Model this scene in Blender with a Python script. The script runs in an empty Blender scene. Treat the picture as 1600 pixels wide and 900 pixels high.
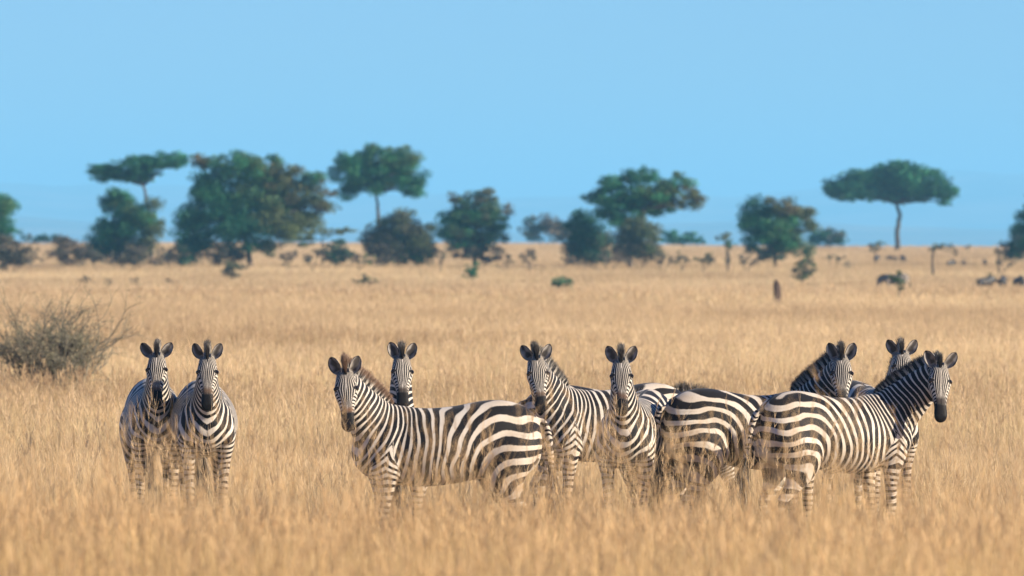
import os
HAZE_D = 1.6e-4; HAZE_C = (.25, .65, 1.0, 1); SKYTINT = (.60, .76, 1.12, 1); SKYSTR = .061; SUNSTR = 4.8; APERT = .045; EXPO = 1.2
import bpy, math, random
import numpy as np
from mathutils import Vector, Matrix, Euler

PI = math.pi
C = bpy.context.scene.collection

# ---------------------------------------------------------------- helpers
def mesh_from(name, V, faces, smooth=True):
    """V (n,3); faces = list of int arrays (k, 3|4)"""
    me = bpy.data.meshes.new(name)
    V = np.asarray(V, dtype=np.float32)
    me.vertices.add(len(V)); me.vertices.foreach_set('co', V.ravel())
    fs = [np.asarray(f, dtype=np.int32) for f in faces if len(f)]
    if fs:
        tot = sum(f.size for f in fs); cnt = sum(len(f) for f in fs)
        me.loops.add(tot); me.polygons.add(cnt)
        li = np.concatenate([f.ravel() for f in fs])
        ln = np.concatenate([np.full(len(f), f.shape[1], dtype=np.int32) for f in fs])
        st = np.concatenate([[0], np.cumsum(ln)[:-1]]).astype(np.int32)
        me.loops.foreach_set('vertex_index', li)
        me.polygons.foreach_set('loop_start', st)
        me.polygons.foreach_set('loop_total', ln)
        me.polygons.foreach_set('use_smooth', np.full(cnt, smooth, dtype=bool))
    me.update(calc_edges=True)
    return me

def fattr(me, name, arr):
    a = me.attributes.new(name, 'FLOAT', 'POINT'); a.data.foreach_set('value', np.asarray(arr, dtype=np.float32))

def cattr(me, name, arr):
    arr = np.asarray(arr, dtype=np.float32)
    if arr.shape[1] == 3: arr = np.hstack([arr, np.ones((len(arr), 1), dtype=np.float32)])
    a = me.attributes.new(name, 'FLOAT_COLOR', 'POINT'); a.data.foreach_set('color', arr.ravel())

def obj(name, me, mat=None, parent=None):
    o = bpy.data.objects.new(name, me); C.objects.link(o)
    if mat is not None and me is not None: me.materials.append(mat)
    if parent is not None: o.parent = parent
    return o

def tag(o, label=None, cat=None, group=None, kind=None):
    if label: o['label'] = label
    if cat: o['category'] = cat
    if group: o['group'] = group
    if kind: o['kind'] = kind
    return o

def sstep(a, b, x):
    t = np.clip((x - a) / (b - a), 0, 1); return t * t * (3 - 2 * t)

def loft(rings):
    """rings (n,m,3) -> V, F(list) closed with centre fans"""
    R = np.asarray(rings, dtype=float); n, m, _ = R.shape
    V = np.vstack([R.reshape(-1, 3), R[0].mean(0), R[-1].mean(0)])
    i = np.arange(n - 1)[:, None] * m; j = np.arange(m)[None]; jn = (j + 1) % m
    Q = np.stack([i + j, i + jn, i + m + jn, i + m + j], -1).reshape(-1, 4)
    a, b = n * m, n * m + 1; j = np.arange(m); jn = (j + 1) % m
    T = np.vstack([np.stack([np.full(m, a), jn, j], 1), np.stack([np.full(m, b), (n - 1) * m + j, (n - 1) * m + jn], 1)])
    return V, Q, T

def merge(parts):
    Vs, Qs, Ts, o = [], [], [], 0
    for V, Q, T in parts:
        Vs.append(V); Qs.append(Q + o); Ts.append(T + o); o += len(V)
    return np.vstack(Vs), np.vstack(Qs), np.vstack(Ts)

def resample(tab, k):
    """smooth catmull-rom resample of table rows"""
    tab = np.asarray(tab, dtype=float); n = len(tab)
    P = np.vstack([2 * tab[0] - tab[1], tab, 2 * tab[-1] - tab[-2]])
    out = []
    for i in range(n - 1):
        p0, p1, p2, p3 = P[i], P[i + 1], P[i + 2], P[i + 3]
        for t in np.linspace(0, 1, k, endpoint=False):
            out.append(.5 * ((2 * p1) + (-p0 + p2) * t + (2 * p0 - 5 * p1 + 4 * p2 - p3) * t * t + (-p0 + 3 * p1 - 3 * p2 + p3) * t ** 3))
    out.append(tab[-1]); return np.array(out)

class Noise:
    def __init__(s, seed, freq, n=10):
        r = np.random.RandomState(seed)
        d = r.normal(size=(n, 3)); d /= np.linalg.norm(d, axis=1)[:, None]
        s.k = d * freq * (0.6 + 0.9 * r.rand(n))[:, None] * 2 * PI; s.p = r.rand(n) * 2 * PI; s.n = n
    def __call__(s, P):
        return np.sin(P @ s.k.T + s.p).sum(1) / math.sqrt(s.n)

# ---------------------------------------------------------------- zebra rest body  (X forward, Z up)
TORSO = [  # x, top, bottom, halfwidth
 (-.735,1.06,.95,.05),(-.715,1.16,.85,.115),(-.66,1.235,.79,.165),(-.56,1.29,.745,.208),(-.42,1.318,.745,.228),(-.26,1.305,.73,.243),
 (-.08,1.272,.70,.258),(.10,1.258,.680,.256),(.26,1.268,.685,.234),(.40,1.29,.705,.208),(.52,1.255,.735,.186),(.62,1.16,.80,.145),(.68,1.03,.89,.07)]
HIND = [(-.50,.10,1.12,.19,.10),(-.485,.135,.98,.225,.125),(-.455,.15,.85,.205,.118),(-.435,.152,.74,.155,.098),(-.465,.15,.63,.105,.072),(-.535,.147,.54,.07,.05),
 (-.59,.143,.47,.052,.04),(-.59,.141,.40,.037,.034),(-.575,.14,.26,.029,.027),(-.565,.14,.165,.034,.032),(-.553,.14,.13,.037,.035),(-.535,.14,.085,.031,.030),(-.52,.14,.055,.044,.042),(-.515,.14,.01,.056,.052),(-.515,.14,0,.055,.051)]
FORE = [(.40,.11,1.12,.13,.08),(.43,.14,.98,.145,.09),(.455,.15,.85,.125,.085),(.445,.148,.75,.09,.068),(.435,.142,.64,.06,.05),(.437,.138,.52,.044,.042),
 (.44,.135,.43,.042,.04),(.437,.133,.37,.034,.033),(.434,.132,.24,.027,.026),(.435,.131,.165,.032,.03),(.438,.131,.13,.035,.033),(.453,.131,.08,.03,.029),(.465,.131,.05,.042,.04),(.47,.131,.01,.053,.049),(.47,.131,0,.052,.048)]
NECK = np.array([(.30,.94),(.42,1.04),(.535,1.18),(.645,1.325),(.74,1.455),(.815,1.555)])
NECKR = [(.24,.19),(.235,.16),(.195,.122),(.16,.095),(.132,.079),(.105,.07)]
HPIT = math.radians(-38)
HF = np.array([math.cos(HPIT), 0, math.sin(HPIT)]); HU = np.array([-math.sin(HPIT), 0, math.cos(HPIT)])
H0 = np.array([.815, 0, 1.585])
HEAD = [ # s, up, down, hw
 (-.05,.02,.05,.045),(-.02,.045,.09,.066),(.03,.062,.125,.080),(.09,.070,.148,.091),(.145,.068,.152,.101),(.20,.060,.138,.093),(.26,.049,.112,.074),(.32,.041,.088,.060),
 (.38,.036,.076,.054),(.43,.034,.075,.058),(.47,.027,.070,.059),(.50,.012,.058,.050),(.52,-.01,.035,.030)]
NJ = 6  # neck joints

def ring(c, a1, a2, r1p, r1m, r2, m=28, e=.92):
    th = np.linspace(0, 2 * PI, m, endpoint=False); cs, sn = np.cos(th), np.sin(th)
    cs = np.sign(cs) * abs(cs) ** e
    up = np.where(sn > 0, r1p, r1m)
    return c + a2 * (r2 * cs)[:, None] + a1 * (up * sn)[:, None]

def rest_body(voxel=.0068):
    X, Y, Z = np.eye(3); parts = []
    R = []
    for x, t, b, w in resample(TORSO, 4):
        h = t - b; zc = b + h * .46
        th = np.linspace(0, 2 * PI, 36, endpoint=False)
        up = sstep(-.1, .35, x) * .18
        ys = np.cos(th) * w * np.where(np.sin(th) > 0, 1 - up * np.sin(th) ** 2, 1)
        zs = np.where(np.sin(th) > 0, t - zc, zc - b) * np.sin(th)
        R.append(np.stack([np.full(36, x), ys, zc + zs], 1))
    parts.append(loft(R))
    for leg in (HIND, FORE):
        for sy in (1, -1):
            R = []
            for x, y, z, rx, ry in resample(leg, 3):
                R.append(ring(np.array([x, y * sy, z]), X, Y, rx, rx, ry, 20, 1.0))
            parts.append(loft(R))
    R = []; tab = resample(np.hstack([NECK, np.array(NECKR)]), 4)
    for i, (x, z, r, w) in enumerate(tab):
        d = tab[min(i + 1, len(tab) - 1), :2] - tab[max(i - 1, 0), :2]; d /= np.linalg.norm(d)
        up = np.array([-d[1], 0, d[0]])
        R.append(ring(np.array([x, 0, z]), up, Y, r, r, w, 28, .95))
    parts.append(loft(R))
    R = []
    for s, u, dn, w in resample(HEAD, 3):
        c = H0 + HF * s
        m = 32; th = np.linspace(0, 2 * PI, m, endpoint=False); cs, sn = np.cos(th), np.sin(th)
        e = np.where(sn > 0, .72, .95); hw = w * np.where(sn < 0, 1 - .30 * sn ** 2, 1)
        yy = np.sign(cs) * abs(cs) ** e * hw
        uu = np.where(sn > 0, u, dn) * np.sign(sn) * abs(sn) ** np.where(sn > 0, .85, 1)
        R.append(c + Y * yy[:, None] + HU * uu[:, None])
    parts.append(loft(R))
    for sy in (1, -1):   # orbital ridge, nostril rim
        for (s, u, y, r) in ((.145, .034, .076, .024), (.468, .004, .040, .021)):
            c = H0 + HF * s + HU * u + Y * y * sy; R = []
            for k in range(1, 8):
                a = PI * k / 8; R.append(ring(c + HF * (-math.cos(a) * r * 1.35), HU, Y, r * math.sin(a), r * math.sin(a), r * math.sin(a), 14, 1))
            parts.append(loft(R))
    # tail dock
    R = []
    for x, z, r in resample([(-.66,1.20,.04),(-.72,1.185,.036),(-.765,1.13,.030),(-.785,1.03,.026),(-.79,.90,.023),(-.79,.78,.018),(-.79,.70,.012)], 3):
        R.append(ring(np.array([x, 0, z]), X + Z * .3, Y, r, r, r, 14, 1))
    parts.append(loft(R))
    V, Q, T = merge(parts)
    me = mesh_from('tmp', V, [Q, T])
    o = bpy.data.objects.new('tmp', me); C.objects.link(o)
    md = o.modifiers.new('r', 'REMESH'); md.mode = 'VOXEL'; md.voxel_size = voxel
    dg = bpy.context.evaluated_depsgraph_get(); ev = o.evaluated_get(dg); m2 = ev.to_mesh()
    n = len(m2.vertices); P = np.empty(n * 3, dtype=np.float32); m2.vertices.foreach_get('co', P); P = P.reshape(-1, 3).astype(float)
    nl = len(m2.loops); L = np.empty(nl, dtype=np.int32); m2.loops.foreach_get('vertex_index', L)
    F = L.reshape(-1, 4)
    ne = len(m2.edges); E = np.empty(ne * 2, dtype=np.int32); m2.edges.foreach_get('vertices', E); E = E.reshape(-1, 2)
    ev.to_mesh_clear(); bpy.data.objects.remove(o); bpy.data.meshes.remove(me)
    deg = np.bincount(E.ravel(), minlength=n).astype(float)
    def lap(A):
        S = np.stack([np.bincount(E[:, 0], A[E[:, 1], k], n) + np.bincount(E[:, 1], A[E[:, 0], k], n) for k in range(A.shape[1])], 1)
        return S / deg[:, None]
    # smoothing weight: strong where limbs and neck join the trunk, light on head and lower legs
    w = .25 + .75 * sstep(.58, .75, P[:, 2]) * (1 - sstep(.55, .78, P[:, 0]) * sstep(1.2, 1.4, P[:, 2]))
    tail = (P[:, 0] < -.745); w[tail] = .15
    for it in range(34):
        k = w if it > 4 else np.full(n, .5)
        kk = np.where(w < .6, w * (.25 if it > 6 else 1), w)
        P += (lap(P) - P) * kk[:, None] * .6
    return P, F, lap

def poly_t(P):
    """param along torso -> neck -> head axis; 0 at neck base, NJ at poll (head is rigid past it)"""
    pts = np.array([(-.3, .98), (.36, 1.0), (.80, 1.54), (.815 + .45 * HF[0], 1.56 + .45 * HF[2])])
    best = np.full(len(P), 1e9); t = np.zeros(len(P)); rng = [(-2, 0), (0, NJ), (NJ, NJ + 2)]
    for i, (a, b) in enumerate(rng):
        A, B = pts[i], pts[i + 1]; d = B - A; L2 = d @ d
        q = np.clip(((P[:, [0, 2]] - A) @ d) / L2, 0, 1)
        dist = np.linalg.norm(P[:, [0, 2]] - (A + q[:, None] * d), axis=1)
        m = dist < best; best[m] = dist[m]; t[m] = a + (b - a) * q[m]
    return np.clip(t, 0, NJ)

def head_coords(P):
    D = P - H0
    return D @ HF, D @ HU, P[:, 1]

# ---------------------------------------------------------------- stripes, computed in rest space
PIV = np.array([.20, 1.60]); NAX = np.array([.60, .80])
def torso_phase(P, st):
    x, y, z = P[:, 0], P[:, 1], P[:, 2]
    rx, rz = x - PIV[0], z - PIV[1]
    al = np.arctan2(rx, -rz); amax = math.atan2(NAX[1], NAX[0]) * 0 + math.radians(51)
    along = rx * math.sin(math.radians(90 - 0)) * 0
    a = np.array([math.cos(math.radians(51)), math.sin(math.radians(51))])
    al2 = np.clip(al, 0, amax)
    # beyond the fan: distance along the neck axis from the line at amax
    beyond = np.maximum(0, rx * a[0] + rz * a[1]) * (al > 0)
    q = np.where(rx < 0, x, PIV[0] + .60 * al2 + beyond * (al >= amax))
    q = np.where((rx < 0) & (rz > -0.02), PIV[0] + .60 * amax + beyond, q)
    q = q + .22 * np.maximum(q - .05, 0)
    dxr = q + .40
    soft = np.where(dxr > .15, dxr, .15 * np.log1p(np.exp(np.clip(dxr / .15, -30, 8))) ) if False else .06 * np.log1p(np.exp(np.clip(dxr / .06, -30, 30)))
    d = .20 * (np.minimum(x, -.3) + .75) + soft
    d = d * np.where(z < .66, 1 - .8 * sstep(.66, .5, z), 1)
    zc = st['zc']; dz = (z - zc)
    fade = 1 - sstep(-.15, .45, x)
    dzp = np.maximum(dz, 0) / st['wz'] * fade
    dx = np.maximum(d, 0) / st['wx']
    p = 2.5
    ph = (dx ** p + dzp ** p + 1e-9) ** (1 / p)
    # below the thigh: horizontal bands with shrinking width
    low = z < zc
    per0, k = .105, .15
    zz = np.minimum(z, zc)
    lowph = (np.log(np.maximum(.02, .030 + k * zz)) - math.log(.030 + k * zc)) / k
    ph = ph + np.where(low & (x < -.2), lowph, 0)
    # chest chevrons
    ch = sstep(.46, .62, x) * (1 - sstep(1.25, 1.45, z))
    ph = ph - ch * 3.6 * np.abs(y)
    return ph

def zebra_paint(P, tpar, st):
    n = len(P); x, y, z = P.T
    N1 = Noise(st['seed'], 1.6); N2 = Noise(st['seed'] + 50, 5.0); N3 = Noise(st['seed'] + 90, 12)
    side = np.where(y > 0, 0.0, 3.7)
    Q = P + np.stack([side * 0, side, side * 0], 1)     # decorrelates left and right flank
    edge = sstep(0, .05, np.abs(y))
    ph = torso_phase(P, st) + (.24 * N1(Q) + .10 * N2(Q)) * edge + st['po']
    duty = np.full(n, .28)   # >0 : more black
    duty += (.28 * sstep(.95, 1.2, z) * sstep(-.1, .3, x) + st['neckdark'] * sstep(.3, .6, x)) * sstep(.03, .10, np.abs(y))
    duty -= .30 * sstep(.5, .62, x) * (1 - sstep(.04, .12, np.abs(y))) * (1 - sstep(1.25, 1.4, z))
    duty -= .55 * (1 - sstep(.60, .76, z)) * sstep(-.3, -.1, x) * (1 - sstep(.3, .4, x))
    duty -= .10 * sstep(-.35, -.6, x)
    # fore leg with its shoulder wedge
    xl = .445; ax = np.abs(x - xl - .02 * N2(P))
    apex = st['apex']; wedge = (z < apex - 2.1 * ax) & (np.abs(y) > .045) | ((z < .70) & (x > .28)) 
    bend = sstep(.62, .92, z)
    zz = z + .95 * ax * bend
    lp = np.log(.026 + .042 * zz) / .042 + .22 * N2(P) + st['lp']
    fl = wedge & (x > .2)
    ph = np.where(fl, lp, ph); duty = np.where(fl, -.12 + .1 * N2(P), duty)
    low = z < .62
    duty = np.where(low & (x < 0), -.1 + .12 * N2(P), duty)
    mask = np.zeros(n); oc = np.zeros((n, 3))
    black = np.array([.012, .011, .013]); white = np.array([.60, .54, .46])
    # inner thighs and belly keel white, spine line black
    inner = (1 - sstep(.05, .11, np.abs(y))) * (1 - sstep(.86, .95, z)) * sstep(.25, .4, z)
    m = inner * np.where((x < -.25), 1, 0); mask = np.maximum(mask, m * .9); oc[:] = white
    bl = (1 - sstep(.008, .02, np.abs(y))) * sstep(1.0, 1.2, z) * (x < .5) * (1 - sstep(NJ - 1, NJ, tpar))
    s_ = bl > .3; mask[s_] = 1; oc[s_] = black
    hoof = z < .055; mask[hoof] = 1; oc[hoof] = (.03, .026, .022)
    # tail
    tl = x < -.752; ph = np.where(tl, z / .042 + .3 * N3(P), ph); duty = np.where(tl, .05, duty)
    mask = np.where(tl, 0, mask)
    # head
    hs, hu, hy = head_coords(P)
    W = np.interp(hs, [-.05, .03, .10, .16, .24, .32, .40], [.030, .058, .086, .098, .070, .040, .034])
    nf = st['nf']
    f_front = nf * (np.abs(y) / W) ** .92 + .22 * N2(Q) + .35 * sstep(.12, -.02, hs)
    f_cheek = (hs + .40 * hu + .10 * np.abs(y)) / .030 + .32 * N2(Q) + st['lp']
    ang = np.arctan2(hu - np.interp(hs, [0, .15, .25, .4], [-.01, .012, .006, .002]), np.abs(y))  # 0 = lateral, pi/2 = dorsal
    wch = 1 - sstep(.45, .95, ang + .03 * N2(P) + .35 * sstep(.26, .16, hs)); wch *= sstep(.12, .16, hs)
    f_head = np.where(wch > .5, f_cheek, f_front)
    # behind the eye: curved bands over the jaw
    f_jaw = (hs + .55 * hu + 1.2 * np.maximum(hu, -.05) ** 2) / .034 + .30 * N2(Q)
    f_head = np.where((hs < .13) & (ang < .45), f_jaw, f_head)
    hw = (tpar > NJ - .35)
    ph = np.where(hw, f_head, ph); duty = np.where(hw, np.where(wch > .5, .05, .42), duty)
    mz = sstep(.345, .38, hs + .010 * N2(P) + .02 * (np.abs(hu) < .02)) * hw
    br = sstep(.30, .345, hs + .012 * N2(P)) * hw * sstep(.2, .6, ang)
    c_mz = np.array([.008, .007, .008]); c_br = np.array(st['nose'])
    oc2 = c_br[None] * (1 - mz)[:, None] + c_mz[None] * mz[:, None]
    hm = np.maximum(mz, br * .85); oc = np.where((hm > .02)[:, None], oc2, oc); mask = np.where(hw, hm, mask)
    ed = np.sqrt((hs - .147) ** 2 + (hu - .036) ** 2) ; e = (1 - sstep(.018, .030, ed)) * hw * (np.abs(y) > .05)
    s_ = e > .35; mask[s_] = 1; oc[s_] = black
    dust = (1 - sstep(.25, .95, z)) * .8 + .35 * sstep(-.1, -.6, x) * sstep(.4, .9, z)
    return ph, duty, mask, oc, dust

# ---------------------------------------------------------------- ears
def ear(sy, st):
    """closed cupped leaf; rest space. returns V,F,inner flag,(v,w)"""
    Y = np.array([0, 1, 0.])
    base = H0 + HF * .012 + HU * .038 + Y * .052 * sy
    sp = math.radians(st.get('earspread', 30))
    cu = -.80 * HF + .60 * HU
    ax = cu * math.cos(sp) + Y * sy * math.sin(sp); ax /= np.linalg.norm(ax)
    opn = .60 * HF + .80 * HU + Y * sy * st.get('earopen', .25)
    opn -= ax * (opn @ ax); opn /= np.linalg.norm(opn); sd = np.cross(ax, opn)
    L = .178; nv, nw = 22, 17
    v = np.linspace(0, 1, nv); w = np.linspace(-1, 1, nw)
    Wd = .051 * np.interp(v, [0, .12, .3, .5, .7, .85, .94, 1], [.42, .52, .84, 1.0, .96, .74, .46, .10])
    Phi = np.interp(v, [0, .25, .6, 1], [2.5, 1.75, 1.2, .7])
    V = []
    for layer in (0, 1):
        for i in range(nv):
            r = Wd[i] / math.sin(min(Phi[i], PI / 2)) ; r = Wd[i] / (math.sin(Phi[i]) if Phi[i] < PI / 2 else 1)
            rr = r - (.004 if layer else 0) ; ph = w * Phi[i]
            back = .012 * math.sin(v[i] * PI) - .03 * v[i] ** 2
            c = base + ax * (L * v[i] - .02) + opn * (back + r * math.cos(Phi[i]) * .75)
            V.append(c + sd * (rr * np.sin(ph))[:, None] - opn * ((rr * np.cos(ph)) * .75)[:, None])
    V = np.array(V).reshape(-1, 3); k = nv * nw
    def g(o, flip):
        i = np.arange(nv - 1)[:, None] * nw; j = np.arange(nw - 1)[None]
        q = np.stack([i + j, i + j + 1, i + nw + j + 1, i + nw + j], -1).reshape(-1, 4) + o
        return q[:, ::-1] if flip else q
    bd = list(range(nw)) + [nw * i + nw - 1 for i in range(1, nv)] + [nw * (nv - 1) + j for j in range(nw - 2, -1, -1)] + [nw * i for i in range(nv - 2, 0, -1)]
    bd = np.array(bd); bn = np.roll(bd, -1)
    F = np.vstack([g(0, False), g(k, True), np.stack([bd, bd + k, bn + k, bn], 1)])
    vv = np.tile(np.repeat(v, nw), 2); ww = np.tile(np.tile(w, nv), 2); inn = np.repeat([0, 1], k)
    oc = np.zeros((2 * k, 3)); wh = np.array([.62, .58, .52]); bk = np.array([.012, .011, .013])
    Nn = Noise(st['seed'] + 7, 14)(V)
    # outside: white with a dark band and dark tip; inside: grey-brown fur, pale towards the rim, dark edge line
    out = np.where(((vv > .80) | ((vv > .35) & (vv < .6)))[:, None], bk, wh)
    core = np.array([.055, .048, .045]); fur = np.array([.27, .245, .225])
    t = np.clip(np.abs(ww) * 1.0 + .18 * Nn, 0, 1)[:, None]
    t = np.clip((t - .2) / .5, 0, 1)
    ins = core * (1 - t) + fur * t
    e = (np.abs(ww) > .86) | (vv > .93); ins[e] = bk * 1.6
    ins[(vv < .25)] = fur * .8
    oc = np.where(inn[:, None] == 1, ins, out)
    return V, F, oc

# ---------------------------------------------------------------- posing
def pose_fn(ps):
    """returns function mapping rest points (+t, ear etc.) to posed body space"""
    J = [np.array([.36 + (.80 - .36) * k / NJ, 0, 1.0 + .54 * k / NJ]) for k in range(NJ)]
    J.append(H0 - HU * .03 - HF * .01)
    T = [np.eye(4)]
    def rot(P0, yaw, pit, roll=0):
        R = (Matrix.Rotation(yaw, 3, 'Z') @ Matrix.Rotation(-pit, 3, 'Y') @ Matrix.Rotation(roll, 3, 'X'))
        M = np.eye(4); M[:3, :3] = np.array(R); M[:3, 3] = P0 - M[:3, :3] @ P0; return M
    hy = math.radians(ps['yaw']); ny = hy * ps.get('nshare', .66)
    npit = math.radians(ps['npitch']); hp = math.radians(ps['hpitch'])
    yw = np.array([1.2, 1.1, 1, 1, 1, .8]); yw /= yw.sum(); pw = np.array([1.6, 1.4, 1.1, .9, .6, .4]); pw /= pw.sum()
    # the first joint carries pitch before yaw so that a bent neck stays raised
    for k in range(NJ):
        T.append(T[-1] @ rot(J[k], ny * yw[k], npit * pw[k]))
    # head: aim in world axes at the wanted yaw / pitch
    M = T[-1].copy(); cur = M[:3, :3]
    want = np.array((Matrix.Rotation(hy, 3, 'Z') @ Matrix.Rotation(-hp, 3, 'Y') @ Matrix.Rotation(math.radians(ps.get('roll', 0)), 3, 'X')))
    P0 = (M @ np.append(J[NJ], 1))[:3]
    H = np.eye(4); want = want * .87; H[:3, :3] = want; H[:3, 3] = P0 - want @ J[NJ]
    T.append(H)   # index NJ+1 = head
    T = np.array(T)
    def f(P, t, legs=True):
        P = P.copy()
        if legs:
            h = np.clip((.74 - P[:, 2]) / .74, 0, 1)
            for (sx, sy, k) in ((1, 1, 'fl'), (1, -1, 'fr'), (-1, 1, 'hl'), (-1, -1, 'hr')):
                m = (P[:, 0] * sx > .0) & (P[:, 1] * sy >= 0); dx, dy = ps.get(k, (0, 0))
                P[m, 0] += h[m] ** 1.1 * dx; P[m, 1] += h[m] ** 1.1 * dy
            b = np.exp(-((P[:, 0] + .02) / .36) ** 2) * (t < .5) * (np.abs(P[:, 2] - .9) < .5)
            P[:, 1] *= 1 + (ps.get('fat', 1) - 1) * b
        if ps.get('tail'):
            m = np.clip((-.74 - P[:, 0]) / .02, 0, 1) * np.clip((1.16 - P[:, 2]) / .5, 0, 1)
            P[:, 0] += m * ps['tail'][0]; P[:, 1] += m * ps['tail'][1]
        tt = np.clip(t, 0, NJ); 
        tt = np.where(tt > NJ - .7, NJ - .7 + (tt - (NJ - .7)) * (1.7 / .7), tt)   # last stretch blends into the head bone
        i = np.minimum(tt.astype(int), NJ); fr = (tt - i)[:, None]; i2 = np.minimum(i + 1, NJ + 1)
        Ph = np.hstack([P, np.ones((len(P), 1))])
        A = np.einsum('nij,nj->ni', T[i], Ph)[:, :3]; B = np.einsum('nij,nj->ni', T[i2], Ph)[:, :3]
        return A * (1 - fr) + B * fr
    return f

# ---------------------------------------------------------------- hair
def hair_strips(root, dirn, length, width, rs, bend=.3, seg=3, grav=0):
    n = len(root); ax = rs.normal(size=(n, 3)); side = np.cross(dirn, ax); side /= np.linalg.norm(side, axis=1)[:, None] + 1e-9
    bd = rs.normal(size=(n, 3)) * bend
    V = np.zeros((n, (seg + 1) * 2, 3))
    for k in range(seg + 1):
        t = k / seg
        c = root + dirn * (length * t)[:, None] + bd * (length * t * t)[:, None]
        c[:, 2] -= grav * t * t
        w = (width * (1 - .75 * t))[:, None]
        V[:, 2 * k] = c - side * w; V[:, 2 * k + 1] = c + side * w
    b = np.arange(n)[:, None] * (seg + 1) * 2
    F = np.concatenate([np.stack([b + 2 * k, b + 2 * k + 1, b + 2 * k + 3, b + 2 * k + 2], -1).reshape(-1, 4) for k in range(seg)])
    tt = np.tile(np.repeat(np.arange(seg + 1) / seg, 2), n)
    return V.reshape(-1, 3), F, tt

def crest(k):
    """points on the crest line in rest space; k in 0..1 from withers to poll; returns pos, outward dir"""
    tab = resample(np.hstack([NECK, np.array(NECKR)]), 8)
    n = len(tab); pos, up = [], []
    for i in range(n):
        d = tab[min(i + 1, n - 1), :2] - tab[max(i - 1, 0), :2]; d /= np.linalg.norm(d); u = np.array([-d[1], d[0]])
        pos.append(tab[i, :2] + u * tab[i, 2] * .95); up.append(u)
    pos = np.array(pos); up = np.array(up)
    m = pos[:, 1] > 1.27; pos, up = pos[m], up[m]
    # over the poll to the forelock
    e = H0 + HF * .0 + HU * .055; pos = np.vstack([pos, [e[0], e[2]], [(H0 + HF * .035 + HU * .06)[0], (H0 + HF * .035 + HU * .06)[2]]])
    up = np.vstack([up, [-.45, .89], [-.25, .97]])
    L = np.concatenate([[0], np.cumsum(np.linalg.norm(np.diff(pos, axis=0), axis=1))]); L /= L[-1]
    P = np.stack([np.interp(k, L, pos[:, 0]), np.interp(k, L, pos[:, 1])], 1)
    U = np.stack([np.interp(k, L, up[:, 0]), np.interp(k, L, up[:, 1])], 1); U /= np.linalg.norm(U, axis=1)[:, None]
    return P, U

# ---------------------------------------------------------------- materials for the zebras
def nd(nt, t, loc=(0, 0), **kw):
    n = nt.nodes.new(t); n.location = loc
    for k, v in kw.items(): setattr(n, k, v)
    return n

def new_mat(name):
    m = bpy.data.materials.new(name); m.use_nodes = True; nt = m.node_tree
    return m, nt, nt.nodes['Principled BSDF']

def math_node(nt, op, a, b=None, clamp=False):
    n = nd(nt, 'ShaderNodeMath', operation=op, use_clamp=clamp)
    for i, v in enumerate((a, b)):
        if v is None: continue
        if isinstance(v, (int, float)): n.inputs[i].default_value = v
        else: nt.links.new(v, n.inputs[i])
    return n.outputs[0]

def mixrgb(nt, fac, a, b, blend='MIX'):
    n = nd(nt, 'ShaderNodeMix', data_type='RGBA', blend_type=blend); L = nt.links
    for sock, v in ((n.inputs[0], fac), (n.inputs[6], a), (n.inputs[7], b)):
        if isinstance(v, (int, float)): sock.default_value = v
        elif isinstance(v, tuple): sock.default_value = (*v[:3], 1)
        else: L.new(v, sock)
    return n.outputs[2]

def attr(nt, name, out='Fac'):
    a = nd(nt, 'ShaderNodeAttribute'); a.attribute_name = name; return a.outputs[out]

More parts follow.
